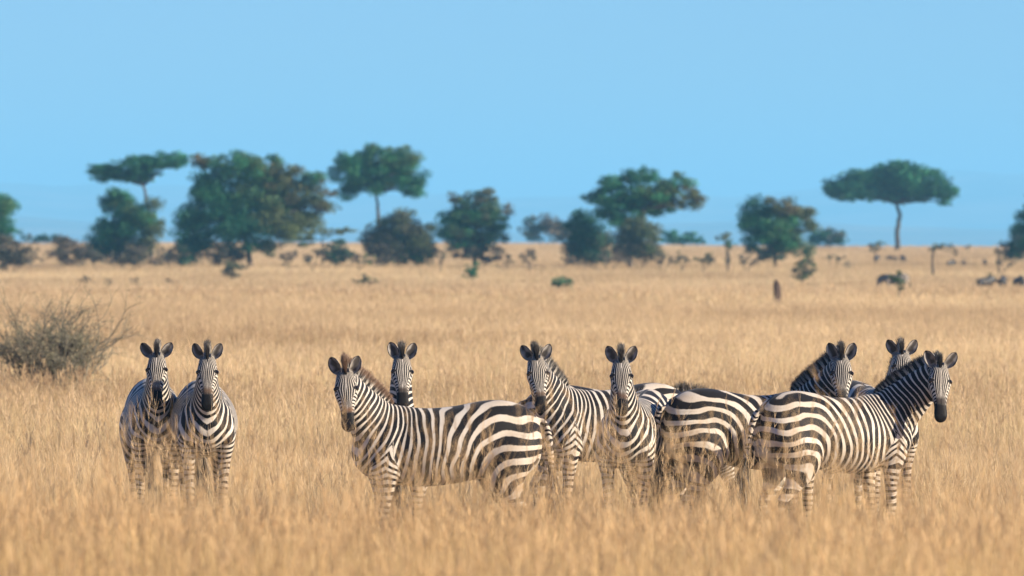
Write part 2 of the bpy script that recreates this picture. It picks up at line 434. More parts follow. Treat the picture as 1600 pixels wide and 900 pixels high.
def coat_material():
    m, nt, bs = new_mat('zebra_coat'); L = nt.links
    tc = nd(nt, 'ShaderNodeTexCoord')
    nz = nd(nt, 'ShaderNodeTexNoise'); nz.inputs['Scale'].default_value = 110; nz.inputs['Detail'].default_value = 3; L.new(tc.outputs['Object'], nz.inputs['Vector'])
    ph = attr(nt, 'phase'); c = math_node(nt, 'COSINE', math_node(nt, 'MULTIPLY', ph, 2 * PI))
    c = math_node(nt, 'ADD', c, attr(nt, 'duty'))
    jit = math_node(nt, 'MULTIPLY', math_node(nt, 'SUBTRACT', nz.outputs['Fac'], .5), .85)
    c = math_node(nt, 'ADD', c, jit)
    f = math_node(nt, 'ADD', math_node(nt, 'MULTIPLY', c, 2.8), .5, clamp=True)
    n2 = nd(nt, 'ShaderNodeTexNoise'); n2.inputs['Scale'].default_value = 5; n2.inputs['Detail'].default_value = 5; L.new(tc.outputs['Object'], n2.inputs['Vector'])
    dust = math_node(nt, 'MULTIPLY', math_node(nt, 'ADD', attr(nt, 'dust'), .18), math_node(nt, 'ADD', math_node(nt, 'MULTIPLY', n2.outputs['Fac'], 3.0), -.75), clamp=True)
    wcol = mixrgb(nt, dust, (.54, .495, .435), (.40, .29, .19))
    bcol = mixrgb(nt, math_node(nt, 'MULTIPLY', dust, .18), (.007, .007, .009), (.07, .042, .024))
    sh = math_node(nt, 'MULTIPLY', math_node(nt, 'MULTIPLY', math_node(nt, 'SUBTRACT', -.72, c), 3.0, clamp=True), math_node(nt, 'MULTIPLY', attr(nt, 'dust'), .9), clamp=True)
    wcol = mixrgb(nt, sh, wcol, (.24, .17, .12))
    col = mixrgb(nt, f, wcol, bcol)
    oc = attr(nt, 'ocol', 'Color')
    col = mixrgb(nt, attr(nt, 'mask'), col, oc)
    n3 = nd(nt, 'ShaderNodeTexNoise'); n3.inputs['Scale'].default_value = 220; n3.inputs['Detail'].default_value = 2; L.new(tc.outputs['Object'], n3.inputs['Vector'])
    k = math_node(nt, 'ADD', math_node(nt, 'MULTIPLY', n3.outputs['Fac'], .4), .8)
    kk = nd(nt, 'ShaderNodeCombineColor'); [L.new(k, kk.inputs[i]) for i in range(3)]
    col = mixrgb(nt, 1.0, col, kk.outputs[0], 'MULTIPLY')
    L.new(col, bs.inputs['Base Color'])
    bs.inputs['Roughness'].default_value = .55; bs.inputs['Specular IOR Level'].default_value = .12
    bs.inputs['Sheen Weight'].default_value = .06; bs.inputs['Sheen Roughness'].default_value = .5
    bp = nd(nt, 'ShaderNodeBump'); bp.inputs['Strength'].default_value = .35; bp.inputs['Distance'].default_value = .004
    L.new(n3.outputs['Fac'], bp.inputs['Height']); L.new(bp.outputs[0], bs.inputs['Normal'])
    return m

def hair_material():
    m, nt, bs = new_mat('zebra_hair'); L = nt.links
    L.new(attr(nt, 'col', 'Color'), bs.inputs['Base Color']); bs.inputs['Roughness'].default_value = .6
    return m

def eye_material():
    m, nt, bs = new_mat('zebra_eye'); bs.inputs['Base Color'].default_value = (.01, .006, .004, 1); bs.inputs['Roughness'].default_value = .08
    return m

REST = {}
def zebra_setup():
    P, F, lap = rest_body()
    t = poly_t(P)
    tt = t[:, None]
    for _ in range(60): tt = .5 * tt + .5 * lap(tt)
    REST.update(P=P, F=F, t=tt[:, 0], coat=coat_material(), hair=hair_material(), eye=eye_material())

def make_zebra(label, ps, st, loc, heading, group='plains zebras standing in the tall dry grass', scale=1.0, grp=True):
    st = dict(dict(zc=.60, wx=.063, wz=.096, po=0, apex=1.03, lp=0, neckdark=.15, nf=4.8, nose=(.10, .055, .03)), **st)
    root = bpy.data.objects.new('zebra', None); C.objects.link(root)
    root.location = loc; root.rotation_euler = (0, 0, math.radians(heading)); root.scale = (scale,) * 3; root.empty_display_size = .1
    tag(root, label, 'zebra', group if grp else None)
    P, F, t = REST['P'], REST['F'], REST['t']
    f = pose_fn(ps)
    ph, du, ma, oc, dust = zebra_paint(P, t, st)
    V = [f(P, t)]; Fs = [F]; n0 = len(P)
    att = [ph, du, ma, oc, dust]
    es, eF, eo = [], [], []
    for sy in (1, -1):
        ev, ef, ec = ear(sy, st)
        V.append(f(ev, np.full(len(ev), float(NJ)), False)); Fs.append(ef + n0); n0 += len(ev)
        z = np.zeros(len(ev)); att = [np.concatenate([att[0], z]), np.concatenate([att[1], z]), np.concatenate([att[2], z + 1]), np.vstack([att[3], ec]), np.concatenate([att[4], z])]
    me = mesh_from('zebra_body', np.vstack(V), Fs)
    fattr(me, 'phase', att[0]); fattr(me, 'duty', att[1]); fattr(me, 'mask', att[2]); cattr(me, 'ocol', att[3]); fattr(me, 'dust', att[4])
    obj('body', me, REST['coat'], root)
    # eyes
    for sy in (1, -1):
        c = H0 + HF * .150 + HU * .036 + np.array([0, sy * .088, 0]); th = np.linspace(0, PI, 9)[1:-1]
        v, q, tr = loft([ring(c + HU * (-math.cos(a) * .020), HF, np.array([0, 1., 0]), .020 * math.sin(a), .020 * math.sin(a), .020 * math.sin(a), 14, 1) for a in th])
        obj('eye', mesh_from('zebra_eye', f(v, np.full(len(v), float(NJ)), False), [q, tr]), REST['eye'], root)
    rs = np.random.RandomState(st['seed'])
    # mane
    n = 5200; k = rs.rand(n); k[:420] = .95 + .05 * rs.rand(420); k[420:] *= .95
    cp, cu = crest(k)
    yy = rs.normal(size=n) * .008 * np.where(k > .93, .55, 1)
    root_p = np.stack([cp[:, 0], yy, cp[:, 1] - .012], 1)
    dr = np.stack([cu[:, 0], yy * 1.5, cu[:, 1]], 1) + rs.normal(size=(n, 3)) * np.array([.09, .035, .07])
    dr /= np.linalg.norm(dr, axis=1)[:, None]
    ln = np.interp(k, [0, .08, .3, .8, .92, 1], [.03, .07, .10, .115, .11, .10]) * st.get('mane', 1) * np.where(k > .94, .45 + .65 * rs.rand(n), .8 + .3 * rs.rand(n)) + .012
    hv, hf, ht = hair_strips(root_p, dr, ln, np.where(k > .94, .0016, .0022), rs, .09)
    base = np.repeat(root_p, 8, axis=0)
    b0 = base.copy(); b0[:, 1] = .03
    tm = poly_t(b0)
    phm = torso_phase(b0, st) + st['po'] + .24 * Noise(st['seed'], 1.6)(b0)
    cc = np.cos(2 * PI * phm) + .15
    dark = np.array([.014, .012, .013]); whi = np.array([.50, .45, .38]); brn = np.array(st.get('manetip', (.04, .028, .021)))
    col = np.where((cc > 0)[:, None], dark, whi)
    fl = (np.repeat(k, 8) > .925)[:, None]; col = np.where(fl, dark * 1.3, col)
    tip = (np.clip((ht - st.get('tip0', .62)) / .25, 0, 1) * st.get('tipw', .85))[:, None]
    col = col * (1 - tip) + brn * tip
    col = col * (.7 + .6 * np.repeat(rs.rand(n), 8))[:, None]
    tm2 = np.where(np.repeat(k, 8) > .93, NJ, np.minimum(tm, NJ))
    hm = mesh_from('zebra_mane', f(hv, tm2.astype(float), False), [hf], False); cattr(hm, 'col', col)
    obj('mane', hm, REST['hair'], root)
    # tail tuft
    n = 900; z0 = .70 + .16 * rs.rand(n)
    rp = np.stack([np.full(n, -.79) + rs.normal(size=n) * .008, rs.normal(size=n) * .008, z0], 1)
    dr = np.stack([rs.normal(size=n) * .10 - .02, rs.normal(size=n) * .10, -np.ones(n)], 1)
    hv, hf, ht = hair_strips(rp, dr, .28 + .2 * rs.rand(n), np.full(n, .0025), rs, .06)
    col = np.where((np.repeat(rs.rand(n), 8) < .12)[:, None], whi * .6, dark) * np.ones((len(hv), 3))
    dx, dy = ps.get('tail', (0, 0)); rr = np.clip((1.16 - hv[:, 2]) / .5, 0, 1.4)
    hv[:, 0] += dx * rr; hv[:, 1] += dy * rr
    hm = mesh_from('zebra_tail', hv, [hf], False); cattr(hm, 'col', col)
    obj('tail_tuft', hm, REST['hair'], root)
    return root, f
# ---------------------------------------------------------------- camera geometry and terrain
FPX = 10980.0; HZ = 383.0; CAMZ = 2.55       # focal length in photo pixels (1600 wide), eye level row, eye height
TD = np.array([-60, 0, 8, 14, 22, 30, 38, 45, 51, 100, 300, 400, 457, 500, 549, 620, 700, 760, 800, 850, 900, 1000, 1200, 1500, 3000, 26000.])
TZ = np.array([0, 0, .1, .5, .84, .82, .48, .10, 0, 0, 0, 0, .2, .52, .92, 1.25, 1.78, 2.12, 2.34, 2.52, 2.5, 1.5, -4, -9, -14, -16.])
DIPS = [((-.0, 0), 0, 1)]
def _tn(x, y):
    return .5 * np.sin(x * .13 + 1.3 + .05 * y) * np.sin(y * .045 + .4) + .5 * np.sin(x * .041 - y * .023 + 2.1)
def terrain(x, y):
    x = np.asarray(x, dtype=float); y = np.asarray(y, dtype=float)
    z = np.interp(y, TD, TZ)
    k = sstep(600, 850, y) * (1 - sstep(1000, 1400, y))
    z = z - .42 * sstep(250, 420, y)
    z = z - k * .45 * sstep(-.02, .05, x / np.maximum(y, 1)) + k * .12
    z = z + .10 * _tn(x, y) * sstep(70, 140, y) * (1 - sstep(3000, 5000, y)) + .05 * _tn(x * 4, y * 5) * (1 - sstep(40, 50, y))
    for (dx, dy), r, h in ZDIPS:
        z = z - h * np.exp(-((x - dx) ** 2 + (y - dy) ** 2) / r ** 2)
    return z
ZDIPS = [((1.6, 62.5), 1.5, .09)]
def px2w(px, py, D):
    return np.array([(px - 800) / FPX * D, D, CAMZ + (HZ - py) / FPX * D])
def depth_for(px, py, lift=.40):
    """distance at which the ground shows at this row of the picture"""
    ds = np.concatenate([np.linspace(50, 400, 700), np.linspace(400, 860, 900)])
    ys = HZ + (CAMZ - lift - terrain((px - 800) / FPX * ds, ds)) * FPX / ds
    i = np.argmax(ys <= py)
    return ds[i] if ys[i] <= py else 850.

# ---------------------------------------------------------------- materials
def ground_material():
    m, nt, bs = new_mat('dry_earth'); L = nt.links
    g = nd(nt, 'ShaderNodeNewGeometry')
    mp = nd(nt, 'ShaderNodeMapping'); mp.inputs['Scale'].default_value = (1, .35, 1); L.new(g.outputs['Position'], mp.inputs['Vector'])
    n1 = nd(nt, 'ShaderNodeTexNoise'); n1.inputs['Scale'].default_value = .09; n1.inputs['Detail'].default_value = 7; L.new(mp.outputs[0], n1.inputs['Vector'])
    n2 = nd(nt, 'ShaderNodeTexNoise'); n2.inputs['Scale'].default_value = 2.2; n2.inputs['Detail'].default_value = 5; L.new(g.outputs['Position'], n2.inputs['Vector'])
    r1 = nd(nt, 'ShaderNodeValToRGB'); L.new(n1.outputs['Fac'], r1.inputs[0])
    e = r1.color_ramp.elements; e[0].position = .35; e[0].color = (.50, .34, .19, 1); e[1].position = .65; e[1].color = (.68, .50, .30, 1)
    r2 = nd(nt, 'ShaderNodeValToRGB'); L.new(n2.outputs['Fac'], r2.inputs[0])
    e = r2.color_ramp.elements; e[0].position = .3; e[0].color = (.75, .72, .68, 1); e[1].position = .7; e[1].color = (1.1, 1.08, 1.05, 1)
    col = mixrgb(nt, 1.0, r1.outputs[0], r2.outputs[0], 'MULTIPLY')
    # beyond the crest the plain is scrubby and duller
    sp = nd(nt, 'ShaderNodeSeparateXYZ'); L.new(g.outputs['Position'], sp.inputs[0])
    far = nd(nt, 'ShaderNodeMapRange'); L.new(sp.outputs[1], far.inputs[0]); far.inputs[1].default_value = 950; far.inputs[2].default_value = 1300
    n3 = nd(nt, 'ShaderNodeTexNoise'); n3.inputs['Scale'].default_value = .006; n3.inputs['Detail'].default_value = 8; L.new(g.outputs['Position'], n3.inputs['Vector'])
    r3 = nd(nt, 'ShaderNodeValToRGB'); L.new(n3.outputs['Fac'], r3.inputs[0])
    e = r3.color_ramp.elements; e[0].position = .4; e[0].color = (.08, .085, .05, 1); e[1].position = .62; e[1].color = (.30, .22, .13, 1)
    col = mixrgb(nt, far.outputs[0], col, r3.outputs[0])
    L.new(col, bs.inputs['Base Color']); bs.inputs['Roughness'].default_value = .95; bs.inputs['Specular IOR Level'].default_value = .1
    b = nd(nt, 'ShaderNodeBump'); b.inputs['Distance'].default_value = .1; b.inputs['Strength'].default_value = .6; L.new(n2.outputs['Fac'], b.inputs['Height']); L.new(b.outputs[0], bs.inputs['Normal'])
    return m

def leafy(name, base_attr='col', transl=.3, rough=.6, patch=None):
    m, nt, bs = new_mat(name); L = nt.links
    c = attr(nt, base_attr, 'Color')
    if patch:
        g = nd(nt, 'ShaderNodeNewGeometry')
        mp = nd(nt, 'ShaderNodeMapping'); mp.inputs['Scale'].default_value = (.4, .55, 0); L.new(g.outputs['Position'], mp.inputs['Vector'])
        for sc, lo, hi, a, b in patch:
            n = nd(nt, 'ShaderNodeTexNoise'); n.inputs['Scale'].default_value = sc; n.inputs['Detail'].default_value = 4; L.new(mp.outputs[0], n.inputs['Vector'])
            r = nd(nt, 'ShaderNodeValToRGB'); L.new(n.outputs['Fac'], r.inputs[0]); e = r.color_ramp.elements
            e[0].position = lo; e[0].color = (*a, 1); e[1].position = hi; e[1].color = (*b, 1)
            c = mixrgb(nt, 1.0, c, r.outputs[0], 'MULTIPLY')
        oi = nd(nt, 'ShaderNodeObjectInfo'); v = math_node(nt, 'ADD', math_node(nt, 'MULTIPLY', oi.outputs['Random'], .24), .88)
        kk = nd(nt, 'ShaderNodeCombineColor'); [L.new(v, kk.inputs[i]) for i in range(3)]
        c = mixrgb(nt, 1.0, c, kk.outputs[0], 'MULTIPLY')
    L.new(c, bs.inputs['Base Color']); bs.inputs['Roughness'].default_value = rough; bs.inputs['Specular IOR Level'].default_value = .25
    tr = nd(nt, 'ShaderNodeBsdfTranslucent'); L.new(c, tr.inputs['Color'])
    mx = nd(nt, 'ShaderNodeMixShader'); mx.inputs[0].default_value = transl
    L.new(bs.outputs[0], mx.inputs[1]); L.new(tr.outputs[0], mx.inputs[2])
    L.new(mx.outputs[0], nt.nodes['Material Output'].inputs['Surface'])
    return m

def bark_material():
    m, nt, bs = new_mat('bark'); L = nt.links
    tc = nd(nt, 'ShaderNodeNewGeometry'); n = nd(nt, 'ShaderNodeTexNoise'); n.inputs['Scale'].default_value = 3; n.inputs['Detail'].default_value = 6; L.new(tc.outputs['Position'], n.inputs['Vector'])
    r = nd(nt, 'ShaderNodeValToRGB'); L.new(n.outputs['Fac'], r.inputs[0]); e = r.color_ramp.elements
    e[0].position = .35; e[0].color = (.035, .026, .022, 1); e[1].position = .7; e[1].color = (.095, .072, .055, 1)
    L.new(r.outputs[0], bs.inputs['Base Color']); bs.inputs['Roughness'].default_value = .9; return m

# ---------------------------------------------------------------- grass: one object of tufts instanced by its own geometry nodes
STRAW = np.array([(.84, .70, .42), (.79, .64, .36), (.88, .75, .49), (.72, .55, .30), (.82, .66, .38), (.66, .53, .31)])
def tuft(rs, nb, h0, h1, rad, w, stems, lean=.17):
    root = rs.normal(size=(nb, 3)) * rad; root[:, 2] = -.03
    d = np.stack([root[:, 0] / rad * lean * .45 + rs.normal(size=nb) * lean * .5, root[:, 1] / rad * lean * .45 + rs.normal(size=nb) * lean * .5, np.ones(nb)], 1)
    ln = h0 + (h1 - h0) * rs.rand(nb) ** 1.7; d /= np.linalg.norm(d, axis=1)[:, None]
    V, F, t = hair_strips(root, d, ln, w * (.7 + .6 * rs.rand(nb)), rs, .10, 3)
    bc = STRAW[rs.randint(0, len(STRAW), nb)] * (.85 + .3 * rs.rand(nb))[:, None]
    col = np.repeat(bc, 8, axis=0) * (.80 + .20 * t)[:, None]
    Vs, Fs, Cs = [V], [F], [col]; n0 = len(V)
    if stems:
        rt = rs.normal(size=(stems, 3)) * rad * .8; rt[:, 2] = -.03
        d = np.stack([rs.normal(size=stems) * .14, rs.normal(size=stems) * .14, np.ones(stems)], 1); d /= np.linalg.norm(d, axis=1)[:, None]
        ln = h1 * (1.0 + .35 * rs.rand(stems))
        V, F, t = hair_strips(rt, d, ln, np.full(stems, w * .8), rs, .05, 3)
        V2 = V.reshape(stems, 4, 2, 3); Vs.append(V); Fs.append(F + n0); n0 += len(V); Cs.append(np.tile([.76, .58, .33], (len(V), 1)))
        k = 9; tip = V2[:, 3].mean(1); dd = V2[:, 3].mean(1) - V2[:, 2].mean(1); dd /= np.linalg.norm(dd, axis=1)[:, None]
        r2 = np.repeat(tip, k, 0) - np.repeat(dd, k, 0) * (rs.rand(stems * k) * .13)[:, None]
        d2 = np.repeat(dd, k, 0) + rs.normal(size=(stems * k, 3)) * .16; d2 /= np.linalg.norm(d2, axis=1)[:, None]
        V, F, t = hair_strips(r2, d2, .05 + .04 * rs.rand(stems * k), np.full(stems * k, w * 1.1), rs, .2, 1)
        Vs.append(V); Fs.append(F + n0); Cs.append(np.tile([.80, .63, .40], (len(V), 1)) * (.8 + .4 * rs.rand(len(V)))[:, None])
    return np.vstack(Vs), np.vstack(Fs), np.vstack(Cs)

def grass_nodes():
    ng = bpy.data.node_groups.new('scatter_tufts', 'GeometryNodeTree')
    ng.interface.new_socket('Geometry', in_out='INPUT', socket_type='NodeSocketGeometry')
    ng.interface.new_socket('Geometry', in_out='OUTPUT', socket_type='NodeSocketGeometry')
    N, L = ng.nodes, ng.links
    gi, go = N.new('NodeGroupInput'), N.new('NodeGroupOutput')
    def na(name, dt):
        n = N.new('GeometryNodeInputNamedAttribute'); n.data_type = dt; n.inputs['Name'].default_value = name; return n.outputs['Attribute']
    tid = na('tid', 'INT')
    cp = N.new('FunctionNodeCompare'); cp.data_type = 'INT'; cp.operation = 'GREATER_EQUAL'; L.new(tid, cp.inputs[2]); cp.inputs[3].default_value = 0
    sg = N.new('GeometryNodeSeparateGeometry'); sg.domain = 'POINT'; L.new(gi.outputs[0], sg.inputs[0]); L.new(cp.outputs[0], sg.inputs[1])
    si = N.new('GeometryNodeSplitToInstances'); si.domain = 'POINT'; L.new(sg.outputs[0], si.inputs[0]); L.new(tid, si.inputs['Group ID'])
    ip = N.new('GeometryNodeInstanceOnPoints'); L.new(sg.outputs[1], ip.inputs['Points']); L.new(si.outputs[0], ip.inputs['Instance'])
    ip.inputs['Pick Instance'].default_value = True
    L.new(na('pick', 'INT'), ip.inputs['Instance Index']); L.new(na('scl', 'FLOAT_VECTOR'), ip.inputs['Scale'])
    er = N.new('FunctionNodeEulerToRotation'); L.new(na('rot', 'FLOAT_VECTOR'), er.inputs[0]); L.new(er.outputs[0], ip.inputs['Rotation'])
    L.new(ip.outputs[0], go.inputs[0]); return ng

def grass_field(name, label, tufts, pts, rs, mat, ng, smin, smax, tilt=.06):
    Vs, Fs, Cs, tid = [], [], [], []; n0 = 0
    for i, (V, F, c) in enumerate(tufts):
        Vs.append(V); Fs.append(F + n0); Cs.append(c); tid.append(np.full(len(V), i)); n0 += len(V)
    n = len(pts); Vs.append(pts); Cs.append(np.ones((n, 3))); tid.append(np.full(n, -1))
    V = np.vstack(Vs); me = mesh_from(name, V, [np.vstack(Fs)], False); me.materials.append(mat)
    cattr(me, 'col', np.vstack(Cs))
    a = me.attributes.new('tid', 'INT', 'POINT'); a.data.foreach_set('value', np.concatenate(tid).astype(np.int32))
    a = me.attributes.new('pick', 'INT', 'POINT'); v = np.zeros(len(V), dtype=np.int32); v[n0:] = rs.randint(0, len(tufts), n); a.data.foreach_set('value', v)
    R = np.zeros((len(V), 3), dtype=np.float32); R[n0:] = np.stack([rs.normal(size=n) * tilt, rs.normal(size=n) * tilt, rs.rand(n) * 2 * PI], 1)
    a = me.attributes.new('rot', 'FLOAT_VECTOR', 'POINT'); a.data.foreach_set('vector', R.ravel())
    S = np.ones((len(V), 3), dtype=np.float32); s = smin + (smax - smin) * rs.rand(n)
    hn = .92 + .10 * np.sin(pts[:, 0] * 1.1 + 2 * np.sin(pts[:, 1] * .31)) * np.sin(pts[:, 1] * .63 + pts[:, 0] * .35)
    S[n0:] = np.stack([s, s, s * hn * (.9 + .25 * rs.rand(n))], 1)
    a = me.attributes.new('scl', 'FLOAT_VECTOR', 'POINT'); a.data.foreach_set('vector', S.ravel())
    o = obj(name, me); tag(o, label, 'grass', kind='stuff')
    md = o.modifiers.new('scatter', 'NODES'); md.node_group = ng
    return o

def scatter(rs, d0, d1, dens, spread, pw=1.0, extra=0):
    """points in the view wedge (made wider by `spread`) with density per m2"""
    half = 800 / FPX * spread
    area = half * (d1 * d1 - d0 * d0) + 2 * extra * (d1 - d0); n = int(area * dens)
    y = np.sqrt(d0 * d0 + (d1 * d1 - d0 * d0) * rs.rand(n)); x = (rs.rand(n) * 2 - 1) * (half * y + extra)
    c = np.sin(x * .9 + 1.7 * np.sin(y * .23)) * np.sin(y * .37 + x * .21) * .5 + .5
    keep = rs.rand(n) < .72 + .28 * c
    x, y = x[keep], y[keep]
    return np.stack([x, y, terrain(x, y)], 1)

# ---------------------------------------------------------------- trees
def tube(P, R, m=6):
    P = np.asarray(P, float); n = len(P); rings = []
    for i in range(n):
        d = P[min(i + 1, n - 1)] - P[max(i - 1, 0)]; d /= np.linalg.norm(d) + 1e-9
        a = np.cross(d, [0.13, 1, .21]); a /= np.linalg.norm(a); b = np.cross(d, a)
        th = np.linspace(0, 2 * PI, m, endpoint=False)
        rings.append(P[i] + R[i] * (np.cos(th)[:, None] * a + np.sin(th)[:, None] * b))
    return loft(rings)

def limb(rs, a, b, r0, r1, k=6, sag=.12):
    a, b = np.asarray(a, float), np.asarray(b, float); L = np.linalg.norm(b - a)
    t = np.linspace(0, 1, k)[:, None]
    mid = (a + b) / 2 + np.array([rs.normal() * sag, rs.normal() * sag, abs(rs.normal()) * .3 * sag]) * L + np.array([0, 0, .08 * L])
    P = (1 - t) ** 2 * a + 2 * t * (1 - t) * mid + t ** 2 * b
    P[1:-1] += rs.normal(size=(k - 2, 3)) * .02 * L
    return tube(P, r0 + (r1 - r0) * t[:, 0] ** .8)

def leaves(rs, cen, size, n, rad, flat):
    """n leaf-clusters round each centre"""
    k = len(cen); nn = np.repeat(n, k) if np.isscalar(n) else n
    P = np.repeat(cen, nn, axis=0); R = np.repeat(rad, nn)
    d = rs.normal(size=(len(P), 3)); d /= np.linalg.norm(d, axis=1)[:, None]; d *= (rs.rand(len(P)) ** .62 * 1.2)[:, None]
    d[:, 2] *= flat; P = P + d * R[:, None]
    a = rs.normal(size=P.shape); a /= np.linalg.norm(a, axis=1)[:, None]; b = np.cross(a, rs.normal(size=P.shape)); b /= np.linalg.norm(b, axis=1)[:, None]
    s = size * (.6 + .8 * rs.rand(len(P)))[:, None]
    V = np.stack([P - a * s, P - b * s * .45, P + a * s, P + b * s * .45], 1).reshape(-1, 3)
    F = np.arange(len(P) * 4).reshape(-1, 4)
    return V, F, np.repeat(np.arange(k), nn)

GREEN = np.array([.036, .185, .080]); OLIVE = np.array([.085, .125, .045]); GREY = np.array([.10, .098, .07]); RUST = np.array([.12, .088, .04]); DEEP = np.array([.010, .075, .045]); YEL = np.array([.12, .14, .045]); DUN = np.array([.13, .10, .075])
def make_tree(name, cat, label, px, py, D, blobs, trunk=None, seed=0, group=None, leaf=.095, clump=.47, dens=1.0, flat=.6, thick=.16, kind='tree', limbs=True):
    """blobs: (px, py, rx_px, ry_px, colour, second colour) describe the crown's masses at distance D"""
    rs = np.random.RandomState(seed + 11)
    if D is None: D = depth_for(px, py)
    m = D / FPX; gx = (px - 800) * m; base = np.array([gx, D, float(terrain(gx, D))])
    root = bpy.data.objects.new(name, None); C.objects.link(root); root.location = base; root.empty_display_size = .3
    tag(root, label, cat, group)
    cens, rads, cols = [], [], []; wood = []
    fork = None
    if trunk:
        pts = [px2w(a, b, D) - base for a, b in trunk]; pts = [np.array([pts[0][0], 0, -.3])] + pts[1:]
        for q in pts: q[1] = rs.normal() * .05
        tab = resample(np.array(pts), 4); R = np.linspace(thick, thick * .6, len(tab)); R[0] *= 1.5; R[1] *= 1.15
        wood.append(tube(tab + rs.normal(size=tab.shape) * thick * .12, R, 8)); fork = tab[-1]
    else:
        fork = np.array([0, 0, .05])
    for bl in blobs:
        bx, by, rx, ry, c1, c2 = bl[:6]; dd = bl[6] if len(bl) > 6 else 1.0
        c = px2w(bx, by, D) - base; c[1] = rs.normal() * rx * m * .25
        RX, RZ = rx * m * 1.12, ry * m * 1.22; RY = RX * .85
        n = max(6, int(dd * dens * 7.5 * (RX * RY * RZ) ** .62 / clump ** 1.5))
        d = rs.normal(size=(n, 3)); d /= np.linalg.norm(d, axis=1)[:, None]; d *= (rs.rand(n) ** .42)[:, None]
        q = c + d * np.array([RX, RY, RZ]) * .88
        cens.append(q); rads.append(clump * (.55 + .75 * rs.rand(n)) * min(1, .35 + RZ / 2.2)); t = (rs.rand(n) ** 1.3)[:, None]
        cols.append((np.array(c1) * (1 - t) + np.array(c2) * t) * (.75 + .5 * rs.rand(n))[:, None])
        if limbs:
            lim = c - np.array([0, 0, RZ * .35]); r = thick * (.50 if trunk else .35)
            wood.append(limb(rs, fork, lim, r, r * .4))
            for j in rs.choice(n, min(n, 7), replace=False): wood.append(limb(rs, lim, q[j], r * .40, r * .08, 4))
    cens = np.vstack(cens); rads = np.concatenate(rads); cols = np.vstack(cols)
    # keep clumps above the soil
    gz = terrain(cens[:, 0] + base[0], cens[:, 1] + base[1]) - base[2]; cens[:, 2] = np.maximum(cens[:, 2], gz + rads * .3)
    nl = np.maximum(8, (rads ** 2 / leaf ** 2 * 4.2 * (flat + .3))).astype(int)
    V, F, idx = leaves(rs, cens, leaf, nl, rads, flat)
    cm = mesh_from(name + '_crown', V, [F], False)
    cattr(cm, 'col', np.repeat(cols[idx] * (.85 + .3 * rs.rand(len(idx)))[:, None], 4, axis=0))
    obj('crown' if kind == 'tree' else 'foliage', cm, LEAFMAT, root)
    if wood:
        Vw, Q, T = merge(wood); obj('trunk' if kind == 'tree' else 'stems', mesh_from(name + '_trunk', Vw, [Q, T]), BARK, root)
    return root

def twig_bush(name, cat, label, px, py, D, W, H, seed, leaf_col, nstem=26, depth=4, group=None, leafn=2, lsize=.02, r0=.022):
    """open thorny bush: recursive branching from the ground"""
    rs = np.random.RandomState(seed); gx = (px - 800) / FPX * D; base = np.array([gx, D, float(terrain(gx, D))])
    root = bpy.data.objects.new(name, None); C.objects.link(root); root.location = base; tag(root, label, cat, group)
    segs = []; tips = []
    def grow(p, d, ln, r, lv):
        k = 4; P = [p]; R = [r]; dd = d.copy()
        for i in range(k):
            dd = dd + rs.normal(size=3) * .16 + np.array([0, 0, .05]); dd /= np.linalg.norm(dd); P.append(P[-1] + dd * ln / k); R.append(r * (1 - .45 * (i + 1) / k))
        segs.append(tube(P, R, 4 if lv else 6))
        for q in P[2:]: tips.append((q, lv))
        if lv < depth:
            for j in range(3 if lv < 2 else 2):
                a = P[rs.randint(2, k + 1)]; e = dd + rs.normal(size=3) * .50; e[2] = e[2] * .8 + .10; e /= np.linalg.norm(e)
                grow(a, e, ln * (.60 + .25 * rs.rand()), r * .55, lv + 1)
    for i in range(nstem):
        a = rs.rand() * 2 * PI; sp = rs.rand() ** .6 * 1.15
        d = np.array([math.cos(a) * sp * W / (2 * H) * 1.2, math.sin(a) * sp * W / (2 * H) * 1.2, 1.0]); d /= np.linalg.norm(d)
        grow(np.array([math.cos(a) * .1, math.sin(a) * .1, -.05]), d, (.36 if sp < .9 else .42) * max(H, W * .5) * (.8 + .4 * rs.rand()), r0 * (.7 + .5 * rs.rand()), 0)
    V, Q, T = merge(segs); me = mesh_from(name + '_stems', V, [Q, T]); obj('branches', me, TWIG, root)
    tp = np.array([t[0] for t in tips if t[1] >= 2])
    V, F, idx = leaves(rs, tp, lsize, leafn, np.full(len(tp), .05), .9)
    cm = mesh_from(name + '_leaves', V, [F], False); cattr(cm, 'col', np.array(leaf_col) * (.6 + .8 * rs.rand(len(V), 1))); obj('foliage', cm, LEAFMAT, root)
    return root

